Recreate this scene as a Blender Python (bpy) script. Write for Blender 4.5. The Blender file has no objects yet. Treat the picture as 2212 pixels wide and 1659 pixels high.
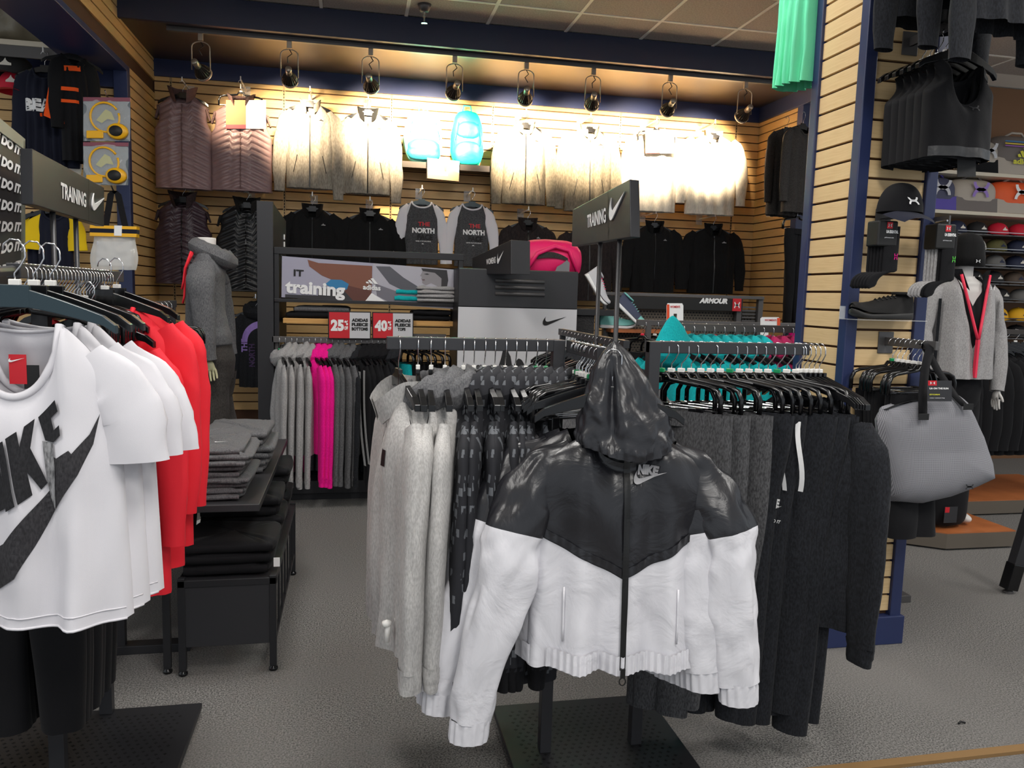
import bpy, bmesh, math, random
import numpy as np
from mathutils import Vector, Matrix, noise
sc = bpy.context.scene
col = sc.collection
R = math.radians
# ---------------------------------------------------------------- camera
F, PI_, RO, YA, HC = 1703.2, 0.11216, 0.02832, 0.20333, 1.4589
cd = bpy.data.cameras.new('camera'); cam = bpy.data.objects.new('camera', cd); col.objects.link(cam)
cd.sensor_width = 36; cd.lens = F/2212*36; cd.clip_start = .05
cy_, sy_ = math.cos(YA), math.sin(YA)
FW = np.array([sy_*math.cos(PI_), cy_*math.cos(PI_), -math.sin(PI_)])
_r0 = np.array([cy_, -sy_, 0]); _u0 = np.cross(_r0, FW)
RT = _r0*math.cos(RO)+_u0*math.sin(RO); UP = -_r0*math.sin(RO)+_u0*math.cos(RO)
CP = np.array([0, 0, HC])
cam.matrix_world = Matrix(((RT[0], UP[0], -FW[0], 0), (RT[1], UP[1], -FW[1], 0), (RT[2], UP[2], -FW[2], HC), (0, 0, 0, 1)))
sc.camera = cam
def ray(x, y): return FW+RT*(x-1106)/F-UP*(y-829.5)/F
def aY(x, y, Y): d = ray(x, y); return CP+d*Y/d[1]
def aZ(x, y, Z): d = ray(x, y); return CP+d*(Z-HC)/d[2]
def aX(x, y, X): d = ray(x, y); return CP+d*X/d[0]
# ---------------------------------------------------------------- world, exposure, lights
w = bpy.data.worlds.new('world'); sc.world = w; w.use_nodes = True
w.node_tree.nodes['Background'].inputs[0].default_value = (.86, .93, 1, 1)
w.node_tree.nodes['Background'].inputs[1].default_value = .72
vs = sc.view_settings; vs.view_transform = 'Standard'; vs.look = 'None'; vs.gamma = 1; vs.exposure = 0; vs.use_curve_mapping = False
def area(loc, sx, sy, e, c=(1, .97, .93), rot=(0, 0, 0)):
    l = bpy.data.lights.new('troffer_glow', 'AREA'); l.shape = 'RECTANGLE'; l.size = sx; l.size_y = sy; l.energy = e; l.color = c
    o = bpy.data.objects.new('troffer_glow', l); o.location = loc; o.rotation_euler = rot; col.objects.link(o); return o
for (x, y) in ((-1.9, .7), (.9, .6), (3.6, .9), (-.6, 3.2), (1.2, 3.9), (3.6, 4.3), (5.2, 2.6), (5.6, 5.0), (0.9, -1.6)):
    area((x, y, 3.49), .6, 1.2, 52 if y > 2.5 else 62)
# ---------------------------------------------------------------- material helpers
MATS = {}
def lin(c):
    return tuple(((v/255)/12.92 if v/255 <= .04045 else ((v/255+.055)/1.055)**2.4) for v in c)+(1,)
def mat(name, c, rough=.6, metal=0, kind='plain', c2=None, scale=200, bump=.15, spec=.5, alpha=1, emit=0, trans=0, coat=0):
    if name in MATS: return MATS[name]
    m = bpy.data.materials.new(name); m.use_nodes = True; nt = m.node_tree; b = nt.nodes['Principled BSDF']
    L = nt.links.new; N = nt.nodes.new
    b.inputs['Base Color'].default_value = lin(c); b.inputs['Roughness'].default_value = rough
    b.inputs['Metallic'].default_value = metal; b.inputs['Specular IOR Level'].default_value = spec
    if alpha < 1: b.inputs['Alpha'].default_value = alpha
    if trans: b.inputs['Transmission Weight'].default_value = trans
    if coat: b.inputs['Coat Weight'].default_value = coat
    if emit: b.inputs['Emission Color'].default_value = lin(c); b.inputs['Emission Strength'].default_value = emit
    m.diffuse_color = lin(c)
    tc = N('ShaderNodeTexCoord')
    def noise_(s, det=3, vec=None, dist=0):
        n = N('ShaderNodeTexNoise'); n.inputs['Scale'].default_value = s; n.inputs['Detail'].default_value = det
        n.inputs['Distortion'].default_value = dist
        L(vec or tc.outputs['Object'], n.inputs['Vector']); return n
    def mix(fac, a, bb):
        x = N('ShaderNodeMix'); x.data_type = 'RGBA'; L(fac, x.inputs[0]); x.inputs[6].default_value = a; x.inputs[7].default_value = bb
        return x.outputs[2]
    def ramp(fac, a, bb):
        r = N('ShaderNodeMapRange'); L(fac, r.inputs[0]); r.inputs[1].default_value = a; r.inputs[2].default_value = bb; return r.outputs[0]
    def bmp(h, st, dist=.002):
        x = N('ShaderNodeBump'); x.inputs['Strength'].default_value = st; x.inputs['Distance'].default_value = dist
        L(h, x.inputs['Height']); L(x.outputs[0], b.inputs['Normal'])
    def stretch(v):
        mp = N('ShaderNodeMapping'); mp.inputs['Scale'].default_value = v; L(tc.outputs['Object'], mp.inputs[0]); return mp.outputs[0]
    c2 = c2 or tuple(int(v*.8) for v in c)
    if kind == 'heather':
        n = noise_(scale, 4, stretch((1, 1, .35))); n2 = noise_(9, 2)
        L(mix(ramp(n.outputs[0], .36, .66), lin(c), lin(c2)), b.inputs['Base Color']); bmp(n.outputs[0], bump)
        b.inputs['Sheen Weight'].default_value = .04; b.inputs['Specular IOR Level'].default_value = .22
    elif kind == 'cloth':
        n = noise_(scale, 2); bmp(n.outputs[0], bump)
        b.inputs['Sheen Weight'].default_value = .03; b.inputs['Specular IOR Level'].default_value = .22
    elif kind == 'nylon':
        n = noise_(scale, 5, dist=1.2); bmp(n.outputs[0], bump, .012)
    elif kind == 'wood':
        n = noise_(14, 5, stretch((.5, .5, 9)), dist=.6); n2 = noise_(160, 2, stretch((.06, .06, 1)))
        L(mix(ramp(n.outputs[0], .3, .75), lin(c), lin(c2)), b.inputs['Base Color']); bmp(n2.outputs[0], .08)
    elif kind == 'carpet':
        n = noise_(170, 4); n2 = noise_(1.6, 3); n3 = noise_(420, 2)
        f = ramp(n.outputs[0], .38, .64)
        x = N('ShaderNodeMix'); x.data_type = 'RGBA'; L(mix(f, lin(c), lin(c2)), x.inputs[6])
        x.inputs[7].default_value = lin(tuple(int(v*.8) for v in c)); L(ramp(n2.outputs[0], .35, .8), x.inputs[0])
        L(x.outputs[2], b.inputs['Base Color']); bmp(n3.outputs[0], .9, .006)
    elif kind == 'tile':
        n = noise_(90, 4); n2 = noise_(600, 2)
        L(mix(ramp(n.outputs[0], .35, .7), lin(c), lin(c2)), b.inputs['Base Color']); bmp(n2.outputs[0], .5, .003)
    elif kind == 'camo':
        v = N('ShaderNodeTexBrick'); v.inputs['Scale'].default_value = 1; v.inputs['Mortar Size'].default_value = .0
        L(stretch((34, 34, 52)), v.inputs[0])
        n = N('ShaderNodeTexVoronoi'); n.distance = 'CHEBYCHEV'; n.inputs['Scale'].default_value = scale; L(stretch((1.5, 1.5, .9)), n.inputs['Vector'])
        r = N('ShaderNodeSeparateColor'); L(n.outputs['Color'], r.inputs[0])
        g = N('ShaderNodeMath'); g.operation = 'GREATER_THAN'; g.inputs[1].default_value = .66; L(r.outputs[0], g.inputs[0])
        d = N('ShaderNodeMath'); d.operation = 'LESS_THAN'; d.inputs[1].default_value = .40; L(n.outputs['Distance'], d.inputs[0])
        mm = N('ShaderNodeMath'); mm.operation = 'MULTIPLY'; L(g.outputs[0], mm.inputs[0]); L(d.outputs[0], mm.inputs[1])
        L(mix(mm.outputs[0], lin(c), lin(c2)), b.inputs['Base Color'])
    elif kind == 'mesh':
        v = N('ShaderNodeTexVoronoi'); v.inputs['Scale'].default_value = scale; v.inputs['Randomness'].default_value = 0
        mp = stretch((1, .0, 1.15)); L(mp, v.inputs['Vector'])
        L(mix(ramp(v.outputs['Distance'], .2, .34), lin(c2), lin(c)), b.inputs['Base Color']); bmp(v.outputs['Distance'], .4)
    elif kind == 'metal':
        n = noise_(900, 2); bmp(n.outputs[0], .06, .001)
    elif kind == 'fur':
        n = noise_(60, 6, dist=2); L(mix(n.outputs[0], lin(c), lin(c2)), b.inputs['Base Color']); bmp(n.outputs[0], .8, .02)
    MATS[name] = m; return m
# ---------------------------------------------------------------- object helpers
def tag(o, label=None, cat=None, group=None, kind=None):
    if label: o['label'] = label
    if cat: o['category'] = cat
    if group: o['group'] = group
    if kind: o['kind'] = kind
    return o
def thing(name, label, cat, loc=(0, 0, 0), group=None):
    o = bpy.data.objects.new(name, None); o.empty_display_size = .05; col.objects.link(o); o.location = loc
    return tag(o, label, cat, group)
def root_loc(p):
    while p.parent: p = p.parent
    return Vector(p.location)
class MB:
    def __init__(s, local=False): s.v = []; s.f = []; s.mi = []; s.local = local
    def add(s, v, f, mi=0):
        n = len(s.v); s.v += [tuple(map(float, p)) for p in v]; s.f += [tuple(i+n for i in q) for q in f]; s.mi += [mi]*len(f); return s
    def box(s, a, b, mi=0, rz=0):
        x0, y0, z0 = a; x1, y1, z1 = b
        v = [(x0, y0, z0), (x1, y0, z0), (x1, y1, z0), (x0, y1, z0), (x0, y0, z1), (x1, y0, z1), (x1, y1, z1), (x0, y1, z1)]
        if rz:
            cx, cy = (x0+x1)/2, (y0+y1)/2; c, q = math.cos(rz), math.sin(rz)
            v = [(cx+(x-cx)*c-(y-cy)*q, cy+(x-cx)*q+(y-cy)*c, z) for x, y, z in v]
        return s.add(v, [(0, 3, 2, 1), (4, 5, 6, 7), (0, 1, 5, 4), (1, 2, 6, 5), (2, 3, 7, 6), (3, 0, 4, 7)], mi)
    def bar(s, p, q, wx, wz, mi=0):          # rectangular bar between points
        p, q = Vector(p), Vector(q); d = (q-p).normalized(); up = Vector((0, 0, 1)) if abs(d.z) < .9 else Vector((0, 1, 0))
        a = d.cross(up).normalized()*wx/2; b = a.cross(d).normalized()*wz/2
        v = [p-a-b, p+a-b, p+a+b, p-a+b, q-a-b, q+a-b, q+a+b, q-a+b]
        return s.add(v, [(0, 1, 2, 3), (7, 6, 5, 4), (0, 4, 5, 1), (1, 5, 6, 2), (2, 6, 7, 3), (3, 7, 4, 0)], mi)
    def tube(s, pts, r, n=8, mi=0, cap=True, ry=None):
        pts = [Vector(p) for p in pts]; m = len(pts)
        rr = r if isinstance(r, (list, tuple)) else [r]*m
        ra = ry if isinstance(ry, (list, tuple)) else ([ry]*m if ry else rr)
        v = []; a = None
        for i, p in enumerate(pts):
            d = (pts[min(i+1, m-1)]-pts[max(i-1, 0)]).normalized()
            if a is None:
                a = d.cross(Vector((0, 1, 0)) if abs(d.y) < .9 else Vector((1, 0, 0))).normalized()
            a = (a-d*a.dot(d)).normalized(); b = d.cross(a)
            for k in range(n):
                t = 2*math.pi*k/n; v.append(p+a*math.cos(t)*rr[i]+b*math.sin(t)*ra[i])
        f = [(i*n+k, i*n+(k+1) % n, (i+1)*n+(k+1) % n, (i+1)*n+k) for i in range(m-1) for k in range(n)]
        if cap: f += [tuple(range(n-1, -1, -1)), tuple(range((m-1)*n, m*n))]
        return s.add(v, f, mi)
    def lathe(s, prof, c, n=24, mi=0, sx=1, sy=1):
        v = [(c[0]+r*sx*math.cos(2*math.pi*k/n), c[1]+r*sy*math.sin(2*math.pi*k/n), c[2]+z) for r, z in prof for k in range(n)]
        m = len(prof)
        f = [(i*n+k, i*n+(k+1) % n, (i+1)*n+(k+1) % n, (i+1)*n+k) for i in range(m-1) for k in range(n)]
        if prof[0][0] > 1e-5: f.append(tuple(range(n-1, -1, -1)))
        if prof[-1][0] > 1e-5: f.append(tuple(range((m-1)*n, m*n)))
        return s.add(v, f, mi)
    def grid(s, fn, nu, nv, mi=0, closed=False, flip=False, mf=None):
        n0 = len(s.v); s.v += [tuple(map(float, fn(i/nu, j/nv))) for j in range(nv+1) for i in range(nu+(0 if closed else 1))]
        W_ = nu if closed else nu+1
        for j in range(nv):
            for i in range(nu):
                a = n0+j*W_+i; b = n0+j*W_+(i+1) % W_; c = b+W_; d = a+W_
                s.f.append((a, d, c, b) if flip else (a, b, c, d)); s.mi.append(mf((i+.5)/nu, (j+.5)/nv) if mf else mi)
        return s
    def prism(s, poly, y0, y1, mi=0):       # polygon in x,z extruded along y
        n = len(poly); v = [(x, y0, z) for x, z in poly]+[(x, y1, z) for x, z in poly]
        f = [tuple(range(n)), tuple(range(2*n-1, n-1, -1))]+[(i, i+n, (i+1) % n+n, (i+1) % n) for i in range(n)]
        return s.add(v, f, mi)
    def xf(s, fn): s.v = [tuple(fn(*p)) for p in s.v]; return s
    def build(s, name, m, parent=None, smooth=False, bevel=0, weld=False, sub=0):
        me = bpy.data.meshes.new(name)
        o_ = root_loc(parent) if parent and not s.local else Vector((0, 0, 0))
        me.from_pydata([(a-o_.x, b-o_.y, c-o_.z) for a, b, c in s.v], [], s.f)
        for x in (m if isinstance(m, (list, tuple)) else [m]): me.materials.append(x)
        me.polygons.foreach_set('material_index', s.mi)
        if weld or True:
            bm = bmesh.new(); bm.from_mesh(me)
            if weld: bmesh.ops.remove_doubles(bm, verts=bm.verts, dist=2e-4)
            bmesh.ops.recalc_face_normals(bm, faces=bm.faces); bm.to_mesh(me); bm.free()
        if smooth: me.shade_smooth()
        o = bpy.data.objects.new(name, me); col.objects.link(o)
        if parent: o.parent = parent
        if bevel:
            md = o.modifiers.new('bevel', 'BEVEL'); md.width = bevel; md.segments = 2; md.limit_method = 'ANGLE'; md.angle_limit = .6
        if sub:
            md = o.modifiers.new('sub', 'SUBSURF'); md.levels = md.render_levels = sub
        return o
def kids(o): return [c for c in o.children]
def copy_tree(o, parent=None, mm=None):
    c = o.copy(); col.objects.link(c)
    if parent: c.parent = parent
    if mm and c.type == 'MESH':
        for sl, src in zip(c.material_slots, o.data.materials):
            if src and src.name in mm: sl.link = 'OBJECT'; sl.material = mm[src.name]
    for ch in kids(o): copy_tree(ch, c, mm)
    return c
ORD = 'first second third fourth fifth sixth seventh eighth ninth tenth eleventh twelfth thirteenth fourteenth fifteenth sixteenth seventeenth eighteenth nineteenth twentieth'.split()
def ordw(i):
    return ORD[i] if i < 20 else ('twenty-' if i < 29 else 'thirty-')+ORD[(i-20) % 10 if i < 29 else (i-30) % 10]
def nz(x, y, z=0): return noise.noise(Vector((x, y, z)))
# ---------------------------------------------------------------- flat marks: text and logos as (verts2d, faces), unit box fitted
_tc = {}
def text2d(body, bold=.02, shear=0, spacing=1):
    k = (body, bold, shear, spacing)
    if k in _tc: return _tc[k]
    cu = bpy.data.curves.new('t', 'FONT'); cu.body = body; cu.size = 1; cu.offset = bold; cu.shear = shear; cu.space_character = spacing
    cu.align_x = 'CENTER'; cu.resolution_u = 3
    o = bpy.data.objects.new('t', cu); col.objects.link(o)
    bpy.context.view_layer.update()
    me = bpy.data.meshes.new_from_object(o.evaluated_get(bpy.context.evaluated_depsgraph_get()))
    v = [(p.co.x, p.co.y) for p in me.vertices]; f = [tuple(p.vertices) for p in me.polygons]
    bpy.data.objects.remove(o); bpy.data.meshes.remove(me)
    _tc[k] = norm2(v, f); return _tc[k]
def norm2(v, f):
    xs = [p[0] for p in v]; ys = [p[1] for p in v]; x0, x1, y0, y1 = min(xs), max(xs), min(ys), max(ys)
    return [((x-x0)/(x1-x0), (y-y0)/(y1-y0)) for x, y in v], f
def poly2d(*polys):
    v = []; f = []
    for p in polys:
        n = len(v); v += list(p); f.append(tuple(range(n, n+len(p))))
    return norm2(v, f)
def bez(a, b, c, d, n=7): return [tuple((1-t)**3*a[i]+3*(1-t)**2*t*b[i]+3*(1-t)*t*t*c[i]+t**3*d[i] for i in (0, 1)) for t in [k/n for k in range(n)]]
_s = [(24, 7.8)]+bez((6.442, 15.276), (4.986, 15.89), (3.76, 16.2), (2.774, 16.2), 5)+bez((2.774, 16.2), (1.654, 16.2), (.841, 15.81), (.337, 15.02), 5)+bez((.337, 15.02), (.02, 14.52), (-.073, 13.88), (.057, 13.1), 4)+bez((.057, 13.1), (.187, 12.33), (.533, 11.5), (1.093, 10.63), 4)+bez((1.093, 10.63), (1.56, 9.92), (2.325, 8.99), (3.39, 7.83), 4)+bez((3.39, 7.83), (3.0, 8.45), (2.74, 9.07), (2.606, 9.68), 4)+bez((2.606, 9.68), (2.326, 10.87), (2.578, 11.75), (3.362, 12.31), 4)+bez((3.362, 12.31), (3.735, 12.57), (4.248, 12.7), (4.902, 12.7), 4)+bez((4.902, 12.7), (5.424, 12.7), (6.012, 12.62), (6.666, 12.45), 4)+[(6.666, 12.45)]
SWOOSH = poly2d([(x, -y) for x, y in _s])
def arc(cx, cy, r0, r1, a0, a1, sq, n=10):
    o = [(cx+r1*math.cos(a0+(a1-a0)*k/n), cy+sq*r1*math.sin(a0+(a1-a0)*k/n)) for k in range(n+1)]
    i = [(cx+r0*math.cos(a1+(a0-a1)*k/n)*1.05, cy+sq*r0*math.sin(a1+(a0-a1)*k/n)) for k in range(n+1)]
    return o+i
ARCS = poly2d(arc(0, .85, .86, 1.36, R(184), R(356), .8), arc(0, -.85, .86, 1.36, R(4), R(176), .8))
STRIPES3 = poly2d([(0, 0), (.26, 0), (.1, .33), (0-.06, .25)], [(.34, 0), (.6, 0), (.31, .66), (.11, .55)], [(.68, 0), (.98, 0), (.55, 1), (.33, .88)])
DOME = poly2d([(0, 0), (1, 0), (1, .3)]+[(1-.5*math.sin(t), .3+.6*(1-math.cos(t))) for t in (.3, .7, 1.1, 1.57)]+[(.3, .5), (0, .2)])
def mark(mb, shape, fn, cuts=0, mi=0):
    """maps a unit shape through fn(u,v)->xyz"""
    v, f = shape
    if cuts:
        bm = bmesh.new(); vs_ = [bm.verts.new((a, b, 0)) for a, b in v]
        for q in f:
            try: bm.faces.new([vs_[i] for i in q])
            except ValueError: pass
        bmesh.ops.triangulate(bm, faces=bm.faces)
        for _ in range(cuts):
            es = [e for e in bm.edges if e.calc_length() > .08]
            if not es: break
            bmesh.ops.subdivide_edges(bm, edges=es, cuts=1); bmesh.ops.triangulate(bm, faces=bm.faces)
        bm.verts.index_update(); v = [(a.co.x, a.co.y) for a in bm.verts]; f = [tuple(x.index for x in q.verts) for q in bm.faces]; bm.free()
    mb.add([fn(a, b) for a, b in v], f, mi); return mb
def quadfn(p00, p10, p01, off=(0, 0, 0)):
    """unit square -> parallelogram"""
    p00, p10, p01 = map(Vector, (p00, p10, p01)); o = Vector(off)
    return lambda u, v: p00+(p10-p00)*u+(p01-p00)*v+o
# ================================================================ materials
M = {}
M['maple'] = mat('maple laminate', (222, 193, 146), .42, kind='wood', c2=(210, 178, 130), spec=.4)
M['maple2'] = mat('maple laminate wall', (216, 180, 124), .42, kind='wood', c2=(204, 164, 106), spec=.4)
M['groove'] = mat('groove brown', (74, 46, 26), .8)
M['navy'] = mat('navy paint', (38, 48, 86), .42, spec=.45)
M['soffit'] = mat('soffit bronze', (66, 58, 60), .38, metal=.25, spec=.5)
M['fascia'] = mat('fascia navy', (32, 38, 62), .5)
M['charcoal'] = mat('charcoal metal', (52, 52, 55), .42, metal=.25, kind='metal')
M['charcoal2'] = mat('dark charcoal metal', (36, 36, 39), .45, metal=.2, kind='metal')
M['greymetal'] = mat('grey metal', (92, 90, 90), .4, metal=.4, kind='metal')
M['chrome'] = mat('chrome', (205, 205, 208), .18, metal=1)
M['blackpl'] = mat('black plastic', (14, 14, 16), .22, spec=.5)
M['bluepl'] = mat('blue-black plastic', (34, 52, 60), .3)
M['whitepl'] = mat('white plastic', (226, 224, 220), .4)
M['greenpl'] = mat('green plastic', (16, 138, 84), .35)
M['redpl'] = mat('red plastic', (222, 40, 66), .35)
M['carpet'] = mat('grey carpet', (150, 147, 143), .95, kind='carpet', c2=(66, 65, 64))
M['tile'] = mat('ceiling tile', (186, 173, 162), .95, kind='tile', c2=(158, 146, 136))
M['tbar'] = mat('ceiling grid', (245, 238, 226), .5)
M['white'] = mat('white print', (236, 236, 236), .6)
M['offwhite'] = mat('off-white panel', (198, 198, 202), .6)
M['red'] = mat('red print', (196, 24, 38), .5)
M['black'] = mat('black print', (12, 12, 13), .6)
M['clear'] = mat('clear plastic', (245, 248, 250), .08, trans=.0, alpha=.28, spec=.8)
M['smoke'] = mat('shelf steel', (58, 52, 48), .4, metal=.3)
M['shelfwood'] = mat('shelf wood edge', (208, 160, 92), .5, kind='wood', c2=(190, 140, 76))
M['orangewood'] = mat('orange wood', (176, 104, 58), .45, kind='wood', c2=(150, 84, 44))
D, XL, XR, G0, P = 7.21, -1.609, 3.856, 3.125, .0762
WT = 3.168                       # wall top
SZ = 3.305; FY = float(aZ(1014, 106, SZ)[1]); CZ = float(aY(1200, 70, FY)[2])
def st(name, mb, m, parent=None, **k): o = mb.build(name, m, parent, **k); return tag(o, kind='structure') if parent is None else o
def slats(parent, x0, x1, y0, y1, nrm, zlo, ztop, m, g0=G0, pitch=P):
    """boards between the grooves, along x (nrm -y) or y (nrm +-x)"""
    k0 = math.ceil((g0-ztop)/pitch+.12); z = g0-(k0-1)*pitch; first = None; segs = []
    top = min(ztop, z+pitch); out = []
    zz = g0-k0*pitch+pitch
    while zz > zlo:
        hi = min(ztop, zz+pitch) if zz+pitch > ztop else zz+pitch
        out.append((zz, hi)); zz -= pitch
    for lo, hi in out:
        h = hi-lo-.0095
        if h < .008: continue
        full = abs(hi-lo-pitch) < 1e-4
        if full and first:
            o = first.copy(); col.objects.link(o); o.parent = parent
        else:
            b = MB(); t = .016
            if nrm[1]: b.box((x0+.001, min(0, nrm[1]*t), 0), (x1-.001, max(0, nrm[1]*t), h))
            else: b.box((min(0, nrm[0]*t), y0+.001, 0), (max(0, nrm[0]*t), y1-.001, h))
            o = b.build('slat', m, None, bevel=.0015); o.parent = parent
            if full: first = o
        o.location = (0, y0, lo+.0095) if nrm[1] else (x0, 0, lo+.0095)
def wall_slat(parent, a, b_, y, zlo, ztop, m, ny=-1, **k): slats(parent, a, b_, y, y, (0, ny), zlo, ztop, m, **k)
# ================================================================ room
st('floor', MB().box((-5, -3, -.05), (9, 9.6, 0)), M['carpet'])
wb = st('wall_back', MB().box((XL, D, 0), (XR, D+.1, CZ)), M['groove'])
stdx = [XL+.004] + [float(aY(x, 300, D)[0]) for x in (372, 614, 845, 1063, 1338, 1588)] + [XR-.004]
stdx[1] = float(aY(370, 200, D)[0])
for a, b_ in zip(stdx[:-1], stdx[1:]): wall_slat(wb, a+.008, b_-.008, D, .35, WT, M['maple2'])
slotm = mat('slot black', (20, 16, 14), .9)
for x in stdx[1:-1]:
    o = MB().box((x-.011, D-.014, .4), (x+.011, D-.0125, WT)).build('shelf_standard', mat('standard steel', (168, 140, 100), .4, metal=.3), wb)
    b = MB()
    z = .45
    while z < WT-.03: b.box((x-.0035, D-.0155, z), (x+.0035, D-.0135, z+.017)); z += .0254
    s_ = b.build('slots', slotm, wb); s_['kind'] = 'stuff'
YP = 6.40                        # the opening of the left wall starts here
wl = st('wall_left', MB().box((XL-.06, YP, 0), (XL, D, CZ)).box((XL-.06, 1.2, 3.03), (XL, YP, CZ)), M['groove'])
slats(wl, XL, XL, YP+.02, D, (1, 0), .35, 3.03, M['maple2'])
slats(wl, XL, XL, 3.4, D, (1, 0), 3.0495, CZ-.001, M['maple2'])
st('trim_1', MB().box((XL-.34, 1.2, 2.985), (XL+.02, YP-.05, 3.028)).box((XL-.075, YP-.055, .0), (XL+.02, YP+.015, 3.028)), M['navy'], bevel=.004)
wr = st('wall_right', MB().box((XR, 6.5, 0), (XR+.06, D+.1, CZ)), M['groove'])
slats(wr, XR, XR, 6.5, D, (-1, 0), .35, WT, M['maple2'])
st('trim_2', MB().box((XR-.02, 6.43, 0), (XR+.12, 6.52, CZ-.3)), M['navy'], bevel=.004)
wr2 = st('wall_alcove', MB().box((XR+.12, 6.47, 0), (5.3, 6.55, CZ)), M['groove'])
wall_slat(wr2, XR+.12, 5.28, 6.47, .35, 3.12, M['maple2'])
st('trim_3', MB().box((XR+.12, 6.44, 3.125), (5.3, 6.465, CZ)), M['navy'])
st('trim_4', MB().box((XL, D-.035, WT), (XR, D, SZ+.02)), M['navy'], bevel=.003)     # valance on the back wall
st('trim_5', MB().box((XR-.035, FY, WT), (XR, D, SZ+.02)), M['navy'], bevel=.003)
st('soffit', MB().box((XL, FY, SZ), (5.3, D, SZ+.02)), M['soffit'])
st('trim_6', MB().box((XL, FY-.04, SZ-.012), (5.3, FY, CZ)), M['fascia'], bevel=.004)
# ceiling: tiles are pieces of their own between the grid bars
ce = st('ceiling', MB().box((-5, -3, CZ+.012), (9, 9.6, CZ+.06)), M['tbar'])
tx0 = float(aZ(1255.5, 27.5, CZ)[0]); ty0 = float(aZ(1425.5, 45, CZ)[1]); TS = .61
b = MB(); x = tx0-TS*7
while x < 7.5: b.box((x-.012, -2, CZ-.004), (x+.012, FY-.04, CZ+.004)); x += TS
y = ty0-TS*9
while y < FY-.1: b.box((-4.5, y-.012, CZ-.0045), (8, y+.012, CZ+.0035)); y += TS
b.build('grid_bar', M['tbar'], ce)['kind'] = 'stuff'
t0 = None
for i in range(-4, 7):
    for j in range(-3, 2):
        x0 = tx0+i*TS; y0 = ty0+j*TS; y1 = min(y0+TS, FY-.045)
        if y1-y0 < .05: continue
        if y1-y0 > TS-.01 and t0: o = t0.copy(); col.objects.link(o); o.parent = ce
        else:
            o = MB().box((.013, .013, 0), (TS-.013, y1-y0-.013, .01)).build('ceiling_panel', M['tile'], None); o.parent = ce
            if y1-y0 > TS-.01: t0 = o
        o.location = (x0, y0, CZ)
st('wall_far_right', MB().box((5.3, 6.5, 0), (9, 6.6, CZ)), mat('brown board', (120, 84, 54), .7))
# pillar with slatted faces
cp = aY(1857, 313, 2.885); CX0 = float(cp[0]); CX1 = 2.348; CY0 = 2.885; CY1 = float(aX(1757, 120, CX0)[1])
pl = st('pillar', MB().box((CX0+.03, CY0+.03, 0), (CX1-.03, CY1-.03, CZ)), M['groove'])
gz = float(aY(1853, 510, CY0)[2])
slats(pl, CX0+.03, CX0+.03, CY0+.052, CY1-.05, (-1, 0), .13, CZ, M['maple'], g0=gz)
wall_slat(pl, CX0+.052, CX1-.052, CY0+.03, .13, CZ, M['maple'], g0=gz)
b = MB()
for (x, y) in ((CX0, CY0), (CX1-.052, CY0), (CX0, CY1-.052), (CX1-.052, CY1-.052)): b.box((x, y, .1), (x+.052, y+.052, CZ))
st('trim_7', b, M['navy'], bevel=.004)
st('baseboard_pillar', MB().box((CX0-.012, CY0-.012, 0), (CX1+.012, CY1+.012, .125)), M['navy'], bevel=.003)
p = aZ(1640, 1659, 0); q = aZ(2212, 1618, 0)
st('trim_8', MB().bar((2.3, float(q[1])-.21, .006), (-1, float(p[1])-.42, .006), .05, .012).bar((1.1, 1.92, .006), (3.2, 1.98, .006), .045, .012) if False else MB().bar(tuple(aZ(1500, 1697, .006)), tuple(aZ(2400, 1596, .006)), .035, .012), mat('brass strip', (150, 118, 78), .4, metal=.3))
# left bay behind the opening
BY = YP
lb = st('wall_bay', MB().box((-4.6, BY+.05, 0), (XL-.07, BY+.12, CZ)), M['groove'])
wall_slat(lb, -4.6, XL-.08, BY+.05, .5, 2.875, M['maple2'])
st('trim_9', MB().box((-4.6, BY+.0, 2.88), (XL-.07, BY+.05, CZ)), M['navy'])
# ================================================================ sprinkler and track lights
s0 = aZ(917, 10, CZ)
t = thing('sprinkler', 'chrome fire sprinkler head hanging from the ceiling tiles', 'sprinkler', (s0[0], s0[1], CZ))
MB().lathe([(.0, 0), (.05, -.0), (.042, -.02), (.03, -.05), (.0, -.05)], t.location).build('escutcheon', M['greymetal'], t, smooth=True)
MB().lathe([(.012, -.05), (.012, -.085), (.006, -.09), (.006, -.12), (.022, -.124), (.022, -.128), (.0, -.13)], t.location, 12).build('deflector', M['chrome'], t)
ty = FY+.10
a_ = aZ(360, 50, SZ-.02); e_ = aZ(1720, 170, SZ-.02)
trk = MB().box((float(aY(360, 52, ty)[0]), ty-.018, SZ-.034), (3.9, ty+.018, SZ-.001)).build('light_track', M['greymetal'], None, bevel=.002)
tag(trk, 'long grey lighting track fixed under the bronze soffit', 'track')
lampm = mat('lamp silver', (150, 140, 128), .35, metal=.6)
ribm = mat('lamp ribs dark', (44, 38, 34), .4, metal=.5)
glow = mat('lamp glass', (255, 230, 190), .3, emit=6)
LPX = [(433, 62), (625, 75), (801, 92), (983, 108), (1138, 122), (1283, 136), (1449, 150), (1612, 163)]
names = ['leftmost', 'second', 'third', 'fourth', 'fifth', 'sixth', 'seventh', 'rightmost']
tgt = [.25, .0, .15, -.1, .1, .15, .05, -.02]
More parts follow.
